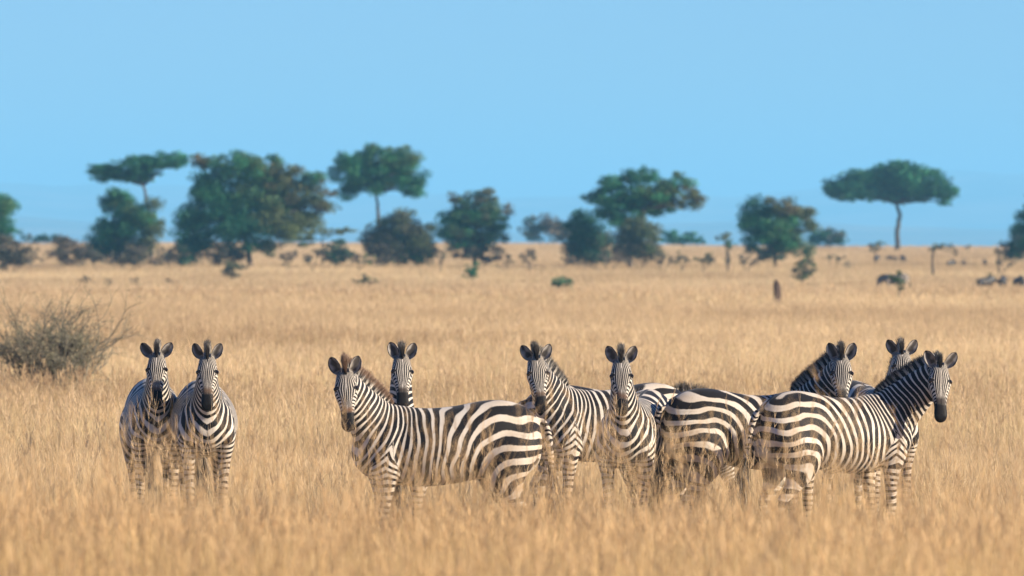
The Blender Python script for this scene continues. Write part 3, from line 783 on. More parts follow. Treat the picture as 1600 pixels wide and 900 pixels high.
# ---------------------------------------------------------------- distant antelope (wildebeest shape: high shoulder, low heavy head)
def antelope_parts():
    X, Y, Z = np.eye(3); P = []
    R = []
    for x, t, b, w in resample([(-.75, 1.08, .92, .06), (-.68, 1.16, .78, .16), (-.4, 1.20, .66, .21), (0, 1.24, .58, .24), (.3, 1.36, .56, .22), (.5, 1.36, .66, .18), (.62, 1.2, .82, .1)], 3):
        R.append(ring(np.array([x, 0, (t + b) / 2]), Z, Y, (t - b) / 2, (t - b) / 2, w, 18, 1))
    P.append(loft(R))
    for x, z, r, w in [()]if False else []: pass
    R = [ring(np.array([x, 0, z]), np.array([-.3, 0, .95]), Y, r, r, w, 14, 1) for x, z, r, w in [(.40, 1.10, .24, .15), (.62, 1.08, .20, .11), (.82, 1.02, .14, .09), (.95, .98, .13, .085), (1.02, .84, .11, .08), (1.08, .68, .075, .06), (1.11, .58, .06, .055)]]
    P.append(loft(R))
    for sy in (1, -1):
        P.append(tube([(-.5, .12 * sy, .95), (-.48, .13 * sy, .72), (-.58, .13 * sy, .48), (-.55, .13 * sy, .2), (-.53, .13 * sy, 0)], [.15, .10, .05, .035, .045], 8))
        P.append(tube([(.38, .12 * sy, .95), (.38, .13 * sy, .72), (.39, .13 * sy, .42), (.38, .13 * sy, .15), (.40, .13 * sy, 0)], [.13, .08, .045, .035, .045], 8))
    V, Q, T = merge(P)
    body = mesh_from('antelope_body', V, [Q, T])
    Ps = []
    for sy in (1, -1):
        Ps.append(tube([(.98, .05 * sy, 1.06), (.97, .20 * sy, 1.03), (.97, .30 * sy, 1.12), (.99, .26 * sy, 1.26)], [.04, .035, .025, .008], 8))
    horns = [mesh_from('antelope_horn', p[0], [p[1], p[2]]) for p in Ps]
    rs = np.random.RandomState(4); n = 160
    rp = np.stack([np.full(n, -.76), rs.normal(size=n) * .015, 1.08 - .45 * rs.rand(n)], 1); dr = np.stack([rs.normal(size=n) * .06 - .05, rs.normal(size=n) * .06, -np.ones(n)], 1)
    v, f, t = hair_strips(rp, dr, .3 + .15 * rs.rand(n), np.full(n, .012), rs, .05); tail = mesh_from('antelope_tail', v, [f], False)
    return body, horns, tail

# ---------------------------------------------------------------- hills
def hills(name, label, D0, D1, xs, hs, mat, seed):
    """ridge running across the plain: height profile hs over xs, rising from D0 to the ridge and down to D1"""
    n, m = 420, 26; rs = np.random.RandomState(seed)
    X = np.linspace(xs[0], xs[-1], n); H = np.interp(X, xs, hs)
    V = np.zeros((m, n, 3))
    for j in range(m):
        t = j / (m - 1); y = D0 + (D1 - D0) * t; prof = math.sin(PI * t) ** 1.3
        h = H * prof * (1 + .05 * np.sin(X * .004 + 5 * t + seed) + .03 * np.sin(X * .011 + 9 * t) + .015 * np.sin(X * .031 + 14 * t))
        V[j, :, 0] = X; V[j, :, 1] = y; V[j, :, 2] = -22 + h
    i = np.arange(m - 1)[:, None] * n; k = np.arange(n - 1)[None]
    F = np.stack([i + k, i + k + 1, i + n + k + 1, i + n + k], -1).reshape(-1, 4)
    o = obj(name, mesh_from(name, V.reshape(-1, 3), [F]), mat); tag(o, label, 'hills', kind='structure'); return o
# ================================================================ build
scene = bpy.context.scene
zebra_setup()
LEAFMAT = leafy('tree_leaves', transl=.22, rough=.55)
BARK = bark_material()
m_, nt_, bs_ = new_mat('grey_twigs'); bs_.inputs['Base Color'].default_value = (.15, .135, .10, 1); bs_.inputs['Roughness'].default_value = .85; TWIG = m_
GRASSMAT = leafy('dry_grass', transl=.45, rough=.5, patch=[(.10, .38, .62, (.66, .59, .53), (1.03, 1.02, .99)), (1.3, .3, .7, (.90, .87, .84), (1.04, 1.04, 1.04))])
EARTH = ground_material()

# ground: one sheet out to the horizon
dr_ = np.unique(np.concatenate([np.linspace(-60, 46, 60), np.linspace(46, 110, 110), np.geomspace(110, 1000, 150), np.geomspace(1000, 25000, 66)]))
nc = 161; u = np.linspace(-1, 1, nc)
W_ = np.maximum(70, .75 * dr_)[:, None]; Xg = W_ * (np.sign(u) * abs(u) ** 1.5)[None]; Yg = np.repeat(dr_[:, None], nc, 1)
Vg = np.stack([Xg, Yg, terrain(Xg, Yg)], -1).reshape(-1, 3)
i = np.arange(len(dr_) - 1)[:, None] * nc; j = np.arange(nc - 1)[None]
Fg = np.stack([i + j, i + j + 1, i + nc + j + 1, i + nc + j], -1).reshape(-1, 4)
tag(obj('ground', mesh_from('ground', Vg, [Fg]), EARTH), 'dry tawny savanna ground rising gently to a low crest', 'ground', kind='structure')

# grass
ng = grass_nodes(); rs = np.random.RandomState(5)
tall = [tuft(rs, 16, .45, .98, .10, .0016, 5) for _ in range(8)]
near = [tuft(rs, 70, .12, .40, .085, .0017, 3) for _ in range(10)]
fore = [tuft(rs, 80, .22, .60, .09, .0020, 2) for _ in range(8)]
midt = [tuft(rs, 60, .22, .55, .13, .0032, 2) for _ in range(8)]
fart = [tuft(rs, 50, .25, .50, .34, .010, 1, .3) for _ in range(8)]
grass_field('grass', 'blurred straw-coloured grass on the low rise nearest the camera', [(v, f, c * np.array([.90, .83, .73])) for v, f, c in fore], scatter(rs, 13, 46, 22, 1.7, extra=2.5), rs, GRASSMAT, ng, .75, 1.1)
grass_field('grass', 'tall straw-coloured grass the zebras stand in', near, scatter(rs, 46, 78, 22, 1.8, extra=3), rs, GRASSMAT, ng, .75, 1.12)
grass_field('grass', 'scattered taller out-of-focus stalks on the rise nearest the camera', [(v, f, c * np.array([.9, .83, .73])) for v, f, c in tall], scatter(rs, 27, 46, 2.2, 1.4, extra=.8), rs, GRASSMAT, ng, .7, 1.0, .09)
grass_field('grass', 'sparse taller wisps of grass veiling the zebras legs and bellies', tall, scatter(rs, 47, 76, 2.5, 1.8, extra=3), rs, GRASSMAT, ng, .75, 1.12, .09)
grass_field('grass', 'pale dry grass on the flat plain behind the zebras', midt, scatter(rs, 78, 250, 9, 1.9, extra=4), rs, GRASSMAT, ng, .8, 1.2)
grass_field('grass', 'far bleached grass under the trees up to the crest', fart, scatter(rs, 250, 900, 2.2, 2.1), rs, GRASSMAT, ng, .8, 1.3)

# zebras:  head px, root distance, heading (0 = right, 90 = away), ...
ZG = 'plains zebras standing in the tall dry grass'
def zebra(label, hx, D, heading, ps, st, scale=1.0, aim=0, ear_y=None):
    ps = dict(dict(npitch=0, hpitch=-24), **ps)
    if ear_y:      # raise or lower the neck until the ears reach the wanted height
        ps['yaw'] = ps.get('yaw', ((-90 - heading + aim + 180) % 360) - 180); lo_, hi_ = -45., 45.
        tipp = (H0 + HF * .012 + HU * .038 + (-.80 * HF + .60 * HU) * .152 + np.array([0, .13, 0]))[None]
        for _ in range(18):
            ps['npitch'] = (lo_ + hi_) / 2; zt = pose_fn(ps)(tipp, np.array([float(NJ)]), False)[0][2] * scale
            if zt > CAMZ - (ear_y - HZ) * (D - .4) / FPX - float(terrain((hx - 800) / FPX * D, D)): hi_ = ps['npitch']
            else: lo_ = ps['npitch']
        print('ZEBRA npitch %.1f' % ps['npitch'])
    if 'yaw' not in ps: ps['yaw'] = ((-90 - heading + aim + 180) % 360) - 180
    f = pose_fn(ps); h = f((H0 + HF * .15)[None], np.array([float(NJ)]), False)[0] * scale
    a = math.radians(heading); ox = h[0] * math.cos(a) - h[1] * math.sin(a); oy = h[0] * math.sin(a) + h[1] * math.cos(a)
    x = (hx - 800) / FPX * (D + oy) - ox
    p = h.copy(); z0 = float(terrain(x, D))
    top = f((H0 + HU * .06)[None], np.array([float(NJ)]), False)[0] * scale
    oyt = top[0] * math.sin(a) + top[1] * math.cos(a)
    rp = -.72 * scale
    print('ZEBRA head', hx, 'poll y %.0f' % (HZ + (CAMZ - z0 - top[2]) * FPX / (D + oyt)), 'rump x %.0f' % (800 + (x + rp * math.cos(a)) * FPX / (D + rp * math.sin(a))), 'chest x %.0f' % (800 + (x + .6 * math.cos(a)) * FPX / (D + .6 * math.sin(a))), 'back y %.0f' % (HZ + (CAMZ - z0 - 1.3 * scale) * FPX / D))
    return make_zebra(label, ps, st, (x, D, z0), heading, ZG, scale)

zebra('leftmost zebra facing the camera beside the thorny bush, its rump showing to the left', 245, 61.5, -84, dict(hl=(.05, 0), roll=1), dict(seed=11, manetip=(.03, .02, .018), earspread=36, earopen=.1), 1.05, ear_y=531)
zebra('broad-bellied zebra facing the camera, second from the left edge', 324, 60.8, -85, dict(fat=1.08, hpitch=-28), dict(seed=12, nf=5.2, earspread=31, earopen=.3), 1.05, aim=2, ear_y=534)
zebra('large zebra in left profile with drooping brown-tipped mane and head turned to the camera', 541, 53.6, 190, dict(nshare=.7, hpitch=-26, fat=1.05, tail=(-.03, .02), fl=(.08, 0), hr=(.12, 0), roll=3), dict(seed=13, po=.45, neckdark=.05, tipw=.9, tip0=.4, manetip=(.16, .085, .045), nose=(.16, .08, .04), earspread=27), 1.04, aim=4, ear_y=555)
zebra('small zebra seen only by its head over the back of the brown-maned zebra', 628, 55.4, -89, dict(hpitch=-22, roll=-2), dict(seed=14, nose=(.03, .02, .016), earspread=24, earopen=.05), .98, aim=6, ear_y=535)
zebra('zebra with pricked mane standing left of the middle pair, chest and shoulder open, head turned', 840, 59.6, 208, dict(hpitch=-27, fl=(.05, 0), roll=3), dict(seed=15, po=.2, neckdark=.25, tip0=.55, nose=(.09, .05, .03), earspread=33), 1.05, aim=10, ear_y=535)
zebra('zebra in the middle of the group facing the camera squarely with a black muzzle', 971, 57.2, 257, dict(hpitch=-24, fat=1.05), dict(seed=16, nf=4.5, nose=(.09, .045, .025), earspread=29, earopen=.15), 1.04, aim=1, ear_y=538)
zebra('grazing zebra hidden behind the middle pair, only its bristly mane showing', 1135, 62.5, 12, dict(yaw=0, npitch=-100, hpitch=-38), dict(seed=17, mane=1.7), 1.05)
zebra('zebra in right profile at the centre right, dark flank, head turned back behind its neighbour', 1315, 57.2, 24, dict(hpitch=-24, nshare=.82, tail=(.02, .05), hl=(-.06, 0)), dict(seed=18, po=.5, neckdark=.28, nose=(.02, .018, .018), earspread=24, earopen=.1), 1.055, aim=-1, ear_y=536)
zebra('zebra at the back of the right group, eyes and ears just showing over its neighbour', 1410, 61.4, -70, dict(hpitch=-20, nshare=.8), dict(seed=19, earspread=35, earopen=.3), 1.05, aim=2, ear_y=526)
zebra('rightmost zebra with broad dark neck and striped tail, rump to the camera, looking back', 1468, 56.3, 36, dict(hpitch=-27, nshare=.6, tail=(-.05, .06), hl=(.06, 0), hr=(-.14, 0), fl=(.04, 0), roll=-4), dict(seed=20, mane=.72, neckdark=.25, tipw=.95, manetip=(.02, .018, .018), nose=(.03, .022, .02), earspread=34, earopen=.1), 1.055, aim=7, ear_y=550)

# ---- trees
TG = 'savanna trees and shrubs behind the herd'
T = lambda *a, **k: make_tree(*a, **dict(dict(group=TG), **k))
G, O, Y_, Rr, Gy, Dp, Dn = GREEN, OLIVE, YEL, RUST, GREY, DEEP, DUN
T('umbrella_acacia', 'tree', 'flat-topped acacia on the left with a thin green crown tilted up to the right', 235, 392, 600, [(175, 268, 36, 15, Dp, G), (215, 262, 42, 18, G, Dp), (255, 254, 38, 15, G, Dp), (283, 246, 20, 10, G, G), (158, 264, 20, 10, Dp, G), (215, 278, 34, 8, G, Dp)], [(237, 392), (234, 350), (228, 305), (224, 290)], seed=1, flat=.42, clump=.6, dens=1.5, thick=.16)
T('acacia_tree', 'tree', 'dark green rounded tree standing under the flat-topped acacia', 190, 412, 548, [(190, 335, 38, 34, Dp, G), (170, 370, 34, 28, Dp, G), (212, 350, 30, 32, G, O), (236, 350, 18, 34, O, Y_), (185, 308, 22, 12, G, O), (205, 388, 40, 20, Gy, O), (160, 392, 28, 18, G, Gy)], [(190, 412), (190, 380)], seed=2, clump=.7)
T('acacia_tree', 'tree', 'widest multi-crowned acacia of the left woodland with rust-tinged outer branches', 390, 418, 542,
  [(330, 290, 34, 32, Dp, G), (375, 262, 50, 22, G, O), (320, 252, 24, 12, O, Rr), (345, 330, 48, 44, Dp, G), (400, 310, 48, 40, G, O), (440, 285, 34, 28, O, Rr), (425, 252, 16, 12, G, O), (465, 310, 34, 28, O, Rr), (488, 282, 24, 16, G, Gy), (505, 315, 26, 14, O, Rr), (445, 350, 40, 26, O, Y_), (380, 362, 44, 26, Dp, G), (300, 385, 30, 24, Dp, G), (300, 350, 24, 30, Dp, G), (350, 395, 34, 16, Gy, Dn), (480, 345, 26, 14, O, Y_), (425, 385, 26, 14, O, Gy)], [(392, 420), (388, 392), (380, 360)], seed=3, clump=.75, thick=.26, dens=1.05)
T('acacia_tree', 'tree', 'tall green tree with a clear trunk, highest crown against the sky left of the middle', 592, 402, 590,
  [(548, 265, 32, 26, G, Dp), (590, 245, 34, 20, G, O), (575, 280, 36, 24, Dp, G), (630, 252, 22, 24, G, O), (640, 285, 26, 22, Dp, G), (610, 272, 36, 24, G, O), (545, 295, 22, 16, Dp, G), (652, 300, 12, 10, Dp, G)], [(592, 402), (591, 350), (590, 318), (586, 300)], seed=4, clump=.65, thick=.17, dens=1.0)
T('low_tree', 'tree', 'low yellow-green spreading tree between the widest acacia and the grey shrub', 500, 404, 560, [(505, 362, 44, 7, Y_, O), (535, 360, 22, 6, Y_, O), (470, 372, 30, 12, O, Y_)], [(503, 404), (503, 375)], seed=5, flat=.4, clump=.5, thick=.08)
T('shrub', 'shrub', 'big grey-green rounded thicket beneath the tall clear-trunked tree', 625, 411, 545, [(628, 362, 42, 30, Gy, O), (600, 385, 32, 26, Gy, Dn), (655, 375, 28, 32, Gy, O), (645, 402, 40, 12, O, G), (585, 372, 22, 20, Gy, O)], None, seed=6, kind='shrub', clump=.6, dens=1.1)
T('acacia_tree', 'tree', 'feathery blue-green tree right of the grey thicket, near the middle', 742, 411, 545, [(740, 330, 38, 28, G, Gy), (705, 350, 26, 26, Dp, G), (770, 350, 26, 34, G, Gy), (735, 365, 44, 26, G, Gy), (720, 310, 18, 12, Gy, O), (762, 308, 16, 12, Gy, O), (745, 395, 44, 14, Gy, Dn), (790, 330, 8, 14, Gy, Gy, .5)], [(742, 412), (740, 385)], seed=7, clump=.6)
T('shrub', 'shrub', 'distant purplish leafless thicket on the skyline in the middle', 850, 381, 830, [(835, 358, 22, 16, Gy, Dp), (866, 355, 20, 20, Gy, Dn), (890, 362, 20, 12, Gy, Dn)], None, seed=8, kind='shrub', clump=.8, leaf=.18)
T('umbrella_acacia', 'tree', 'leaning acacia right of the middle with a spreading crown reaching to the right', 985, 416, 542,
  [(935, 305, 22, 14, Dp, G), (960, 290, 34, 18, Dp, G), (1000, 275, 38, 15, G, Dp), (1010, 305, 44, 20, G, O), (1050, 295, 34, 18, O, G), (1080, 305, 22, 14, O, Rr), (1055, 318, 30, 8, O, Rr), (975, 318, 34, 14, Dp, G), (1060, 275, 16, 8, G, O), (1020, 325, 40, 14, G, O), (955, 325, 30, 22, Dp, G), (985, 345, 26, 20, G, O), (1088, 315, 12, 12, O, Rr)], [(985, 416), (984, 385), (1000, 350), (1008, 330)], seed=9, clump=.62, thick=.22, flat=.5, dens=1.1)
T('shrub', 'shrub', 'dense dark green bush left under the leaning acacia', 912, 413, 546, [(912, 362, 30, 32, Dp, G), (900, 392, 32, 20, Dp, Gy), (935, 388, 26, 24, Dp, Gy)], None, seed=10, kind='shrub', clump=.65, dens=1.25)
T('shrub', 'shrub', 'olive grey bush around the trunk of the leaning acacia', 1000, 413, 540, [(1000, 370, 36, 26, O, Gy), (985, 395, 30, 18, Gy, Dn), (1020, 390, 16, 18, Gy, O)], None, seed=11, kind='shrub', clump=.6)
T('shrub', 'shrub', 'long low green thicket on the skyline right of the leaning acacia', 1075, 382, 820, [(1050, 370, 22, 9, G, Dp), (1080, 372, 20, 8, G, Dp), (1062, 375, 34, 6, Dp, G), (1100, 377, 12, 4, Dp, G)], None, seed=12, kind='shrub', clump=.7, leaf=.17)
T('acacia_tree', 'tree', 'bushy tree with a rust-brown patch in its crown, second big tree from the right', 1212, 411, 548, [(1190, 335, 30, 24, G, Dp), (1222, 322, 30, 16, O, Rr), (1245, 340, 28, 22, O, Rr), (1185, 362, 28, 26, Dp, G), (1225, 362, 38, 22, G, O), (1240, 385, 30, 18, G, O), (1200, 392, 32, 16, Dp, Gy), (1268, 350, 9, 20, O, Y_, .5)], [(1212, 412), (1211, 385)], seed=13, clump=.62)
T('shrub', 'shrub', 'distant rounded bush behind the bushy tree with the rust patch', 1292, 384, 825, [(1280, 372, 18, 12, Dp, G), (1302, 370, 20, 13, Gy, Dp)], None, seed=14, kind='shrub', clump=.8, leaf=.18)
T('umbrella_acacia', 'tree', 'wide umbrella acacia standing alone on the skyline at the right', 1403, 388, 790,
  [(1320, 295, 32, 17, Dp, G), (1350, 282, 36, 18, Dp, G), (1392, 272, 44, 20, G, Dp), (1385, 295, 44, 16, G, Dp), (1430, 280, 40, 18, G, Dp), (1460, 295, 34, 15, G, Dp), (1485, 305, 14, 9, G, Dp), (1405, 262, 26, 10, G, Dp), (1300, 298, 12, 10, Dp, G), (1400, 308, 24, 10, G, Dp), (1345, 303, 44, 11, Dp, G), (1440, 303, 44, 12, Dp, G), (1472, 312, 16, 8, G, Dp)], [(1404, 389), (1402, 360), (1406, 335), (1400, 318)], seed=15, clump=.85, thick=.30, flat=.5, leaf=.17, dens=1.3)
T('acacia_tree', 'tree', 'dark tree cut off by the right edge of the picture', 1618, 410, 560, [(1610, 360, 32, 26, Dp, G), (1600, 385, 30, 20, Dp, Gy), (1622, 325, 26, 26, Dp, G), (1575, 388, 14, 10, Gy, Dn, .6), (1645, 350, 36, 40, Dp, G)], [(1618, 412), (1618, 380)], seed=16, clump=.65)
T('acacia_tree', 'tree', 'green tree cut off by the left edge of the picture', -12, 412, 560, [(-10, 330, 34, 26, G, O), (-20, 360, 44, 30, Dp, G), (12, 365, 20, 12, G, Dp), (8, 320, 14, 16, G, O)], [(-12, 412), (-12, 385)], seed=17, clump=.65)
T('shrub', 'shrub', 'brush-grey thicket at the left edge below the cut-off tree', 14, 420, 500, [(5, 395, 32, 24, Gy, Dn), (28, 402, 24, 16, Gy, Dn), (48, 398, 26, 12, Gy, Dn, .7)], None, seed=18, kind='shrub', clump=.5, dens=.9)
T('shrub', 'shrub', 'distant dark low thicket on the skyline at the far left', 65, 381, 820, [(55, 373, 22, 7, Dp, Gy), (80, 373, 22, 6, Gy, Dp)], None, seed=19, kind='shrub', clump=.7, leaf=.17)
T('shrub', 'shrub', 'brown dry thicket left of the rounded dark green tree', 108, 413, 540, [(105, 390, 28, 20, Dn, Gy), (125, 398, 18, 14, Dn, Gy)], None, seed=20, kind='shrub', clump=.55)
T('shrub', 'shrub', 'greyish dry brush in front of the rounded dark green tree', 200, 414, 520, [(180, 402, 22, 12, Gy, Dn), (215, 400, 26, 14, Gy, Dn), (245, 404, 20, 10, Gy, Dn)], None, seed=21, kind='shrub', clump=.45, dens=.9)
T('shrub', 'shrub', 'small round grey bush standing alone in front of the widest acacia', 364, 436, None, [(364, 420, 18, 15, Gy, O), (356, 412, 10, 8, Gy, O)], None, seed=22, kind='shrub', clump=.35, dens=1.1, leaf=.08)
T('shrub', 'shrub', 'dark compact bush with a pale twiggy base right of the widest acacia', 525, 412, 535, [(525, 392, 24, 16, Dp, Gy), (516, 400, 16, 10, Gy, Dp), (538, 398, 14, 10, Gy, Dp)], None, seed=23, kind='shrub', clump=.45, dens=1.2)
T('shrub', 'shrub', 'thin grey shrub just right of the widest acacia trunk', 447, 414, 530, [(447, 402, 12, 12, Gy, Dn), (460, 396, 7, 14, Gy, Dn, .7)], None, seed=24, kind='shrub', clump=.3, leaf=.08)
T('shrub', 'shrub', 'low sparse grey-green tuft on the open grass left of the middle', 570, 448, None, [(566, 438, 14, 7, O, Gy), (580, 440, 10, 5, O, Gy), (570, 432, 6, 5, O, Gy)], None, seed=25, kind='shrub', clump=.25, leaf=.07)
T('shrub', 'shrub', 'small upright green bush on the open grass near the middle', 738, 436, None, [(738, 421, 13, 13, G, O), (734, 428, 14, 8, O, G)], None, seed=26, kind='shrub', clump=.3, dens=1.2, leaf=.08)
T('shrub', 'shrub', 'flat oval dark green bush on the open grass nearest the middle', 880, 455, None, [(880, 443, 20, 10, G, Dp), (872, 444, 13, 8, G, Dp)], None, seed=27, kind='shrub', clump=.28, dens=1.3, leaf=.07)
T('shrub', 'shrub', 'low arching grey shrub in the bright gap right of the feathery tree', 827, 414, 520, [(820, 402, 8, 8, Gy, Dn), (833, 400, 8, 9, Gy, Dn), (827, 393, 14, 4, Gy, Dn)], None, seed=28, kind='shrub', clump=.3, leaf=.08)
T('shrub', 'shrub', 'brown knee-high brush at the foot of the feathery tree', 785, 413, 530, [(775, 402, 14, 9, Dn, Gy), (795, 404, 10, 7, Dn, Gy)], None, seed=29, kind='shrub', clump=.35, leaf=.09)
T('shrub', 'shrub', 'small dark shrub with an arching dead branch between thicket and feathery tree', 690, 408, 525, [(690, 398, 10, 7, Gy, Dp), (700, 390, 8, 3, Dn, Gy, .7), (682, 390, 8, 4, Dn, Gy, .7)], None, seed=30, kind='shrub', clump=.25, leaf=.08)
T('shrub', 'shrub', 'grey shrub first in the row right of the leaning acacia', 1064, 414, 520, [(1062, 404, 9, 10, Gy, O), (1072, 406, 8, 8, Gy, Dn)], None, seed=31, kind='shrub', clump=.3, leaf=.08)
T('shrub', 'shrub', 'rounder grey-green shrub second in the row right of the leaning acacia', 1098, 415, 518, [(1098, 403, 13, 11, O, Gy), (1112, 407, 8, 7, Gy, Dn)], None, seed=32, kind='shrub', clump=.32, leaf=.08)
T('small_tree', 'tree', 'slender small tree with a thin grey-green top left of the rust-patched tree', 1137, 417, 515, [(1133, 370, 15, 8, O, Gy), (1140, 382, 10, 8, G, Gy), (1140, 405, 11, 10, Gy, Dn, .6)], [(1138, 417), (1136, 395), (1134, 378)], seed=33, clump=.32, leaf=.08, thick=.08)
T('shrub', 'shrub', 'round bush with brown stalks in front of the rust-patched tree', 1258, 444, None, [(1258, 420, 19, 16, O, Gy), (1250, 428, 14, 10, O, Gy), (1264, 404, 10, 10, Gy, O, .6)], None, seed=34, kind='shrub', clump=.32, dens=1.15, leaf=.08)
T('small_tree', 'tree', 'little flat-topped tree left of the lone umbrella acacia trunk', 1368, 408, 560, [(1362, 384, 11, 5, Gy, O), (1375, 382, 9, 6, O, Gy), (1368, 390, 8, 5, Gy, O)], [(1369, 410), (1368, 396)], seed=35, clump=.3, leaf=.08, thick=.07)
T('small_tree', 'tree', 'crooked small tree with an arching branch right of the lone umbrella acacia', 1459, 419, 500, [(1468, 383, 12, 5, O, Gy), (1484, 384, 10, 5, Gy, O), (1456, 390, 7, 6, Gy, O), (1493, 394, 4, 8, Gy, Dn, .5)], [(1459, 419), (1457, 402), (1462, 388)], seed=36, clump=.26, leaf=.07, thick=.09)
T('small_tree', 'tree', 'tiny skyline tree between the crooked tree and the right edge', 1512, 397, 700, [(1512, 386, 7, 3, Gy, O)], [(1512, 398), (1512, 388)], seed=37, clump=.3, leaf=.1, thick=.06)
T('shrub', 'shrub', 'vase-shaped green shrub standing in front of a pale grazing zebra', 1404, 466, None, [(1404, 438, 15, 7, O, G), (1394, 434, 10, 6, O, Gy), (1408, 448, 8, 8, O, Gy), (1405, 428, 6, 6, O, Gy, .6)], [(1405, 466), (1405, 455)], seed=38, kind='shrub', clump=.24, leaf=.06, thick=.04)
T('shrub', 'shrub', 'thin brown thorn scrub above the left one of the three near dark antelopes', 1546, 446, None, [(1546, 432, 8, 8, Dn, O, .7)], None, seed=39, kind='shrub', clump=.25, leaf=.06)
T('shrub', 'shrub', 'grey undergrowth at the foot of the tree on the right edge', 1560, 420, 500, [(1562, 406, 12, 7, Gy, Dn), (1580, 410, 12, 6, Gy, Dn), (1560, 392, 8, 8, Gy, Dn, .6)], None, seed=40, kind='shrub', clump=.3, leaf=.08)
T('shrub', 'shrub', 'dark scrub filling the gap between the rounded tree and the widest acacia', 270, 416, 540, [(262, 398, 18, 14, Gy, Dn), (285, 396, 18, 18, Dp, Gy)], None, seed=61, kind='shrub', clump=.45)
T('shrub', 'shrub', 'pale grey scrub right of the brown dry thicket', 148, 416, 530, [(148, 402, 16, 12, Gy, Dn), (138, 396, 8, 8, Dn, Gy)], None, seed=62, kind='shrub', clump=.4)
T('shrub', 'shrub', 'pale brown low scrub between the dark compact bush and the thin grey shrub', 487, 415, 520, [(480, 404, 12, 9, Dn, Gy), (496, 400, 9, 10, Dn, Gy)], None, seed=63, kind='shrub', clump=.35, dens=.8)
T('shrub', 'shrub', 'low grey scrub left of the big grey-green thicket', 560, 415, 522, [(556, 404, 12, 8, Gy, Dn), (574, 402, 12, 10, Gy, O)], None, seed=64, kind='shrub', clump=.35, dens=.8)
T('shrub', 'shrub', 'brownish scrub at the foot of the dark green bush under the leaning acacia', 950, 417, 525, [(945, 405, 18, 9, Dn, Gy), (968, 407, 14, 7, Dn, Gy), (890, 405, 14, 8, Gy, Dn)], None, seed=65, kind='shrub', clump=.38, dens=.9)
T('shrub', 'shrub', 'dry brush right of the olive bush around the leaning acacia', 1034, 416, 522, [(1032, 404, 12, 9, Dn, Gy), (1046, 408, 8, 6, Gy, Dn)], None, seed=66, kind='shrub', clump=.33, dens=.8)
T('shrub', 'shrub', 'low dry scrub left of the rust-patched tree', 1165, 417, 520, [(1160, 405, 12, 9, Gy, Dn), (1180, 408, 12, 7, Dn, Gy)], None, seed=67, kind='shrub', clump=.33, dens=.8)
T('shrub', 'shrub', 'thin tawny scrub between the dead sapling and the rust-patched tree', 1300, 414, 540, [(1296, 402, 14, 7, Dn, O, .6), (1312, 404, 8, 6, Dn, Gy, .6)], None, seed=68, kind='shrub', clump=.3, dens=.6)
for k, (a, b, w, h, lab) in enumerate([(213, 446, 15, 7, 'small faded brush patch on the pale grass above the thorny bush'), (172, 447, 11, 5, 'tiny faded brush patch directly above the thorny bush top'), (135, 444, 14, 6, 'leftmost faded brush patch on the pale grass'), (268, 444, 16, 5, 'flat faded brush patch below the dark bush of the widest acacia')]):
    T('shrub', 'shrub', lab, a, b, None, [(a, b - h, w, h, Dn, Gy, .6)], None, seed=50 + k, kind='shrub', clump=.28, leaf=.07, dens=.7)
for k, (a, b, h, lab) in enumerate([(1325, 418, 34, 'bare dead sapling standing right of the rust-patched tree'), (1410, 408, 22, 'bare forked sapling among the dark antelopes behind'), (666, 432, 22, 'thin bare sapling on the open grass below the grey thicket'), (933, 420, 14, 'short dead stalk at the foot of the dark green bush')]):
    D = depth_for(a, b); twig_bush('dead_sapling', 'sapling', lab, a, b, D, h * .45 * D / FPX, h * D / FPX * .9, 70 + k, (.14, .12, .09), nstem=4, depth=2, leafn=1, lsize=.03, r0=.045)
# open thorny bush at the left
twig_bush('thorn_bush', 'bush', 'open grey-green thorny bush at the left edge, all bare twigs', 84, 592, 111, 2.5, 1.92, 9, (.19, .185, .11), nstem=32, depth=4, leafn=2, lsize=.013, r0=.030)
twig_bush('weed', 'plant', 'little dry brown weed in the grass at the left edge below the bush', 48, 700, 78, .35, .62, 21, (.16, .10, .06), nstem=4, depth=3, leafn=1, lsize=.012, r0=.005)
twig_bush('weed', 'plant', 'small dry herb right of the broad-bellied zebra', 392, 650, 82, .3, .5, 22, (.18, .13, .08), nstem=4, depth=3, leafn=1, lsize=.014, r0=.005)
twig_bush('weed', 'plant', 'rust-brown leafy herb in the grass near the bottom right corner', 1497, 780, 66, .4, .55, 23, (.22, .12, .06), nstem=7, depth=3, leafn=2, lsize=.014, r0=.005)

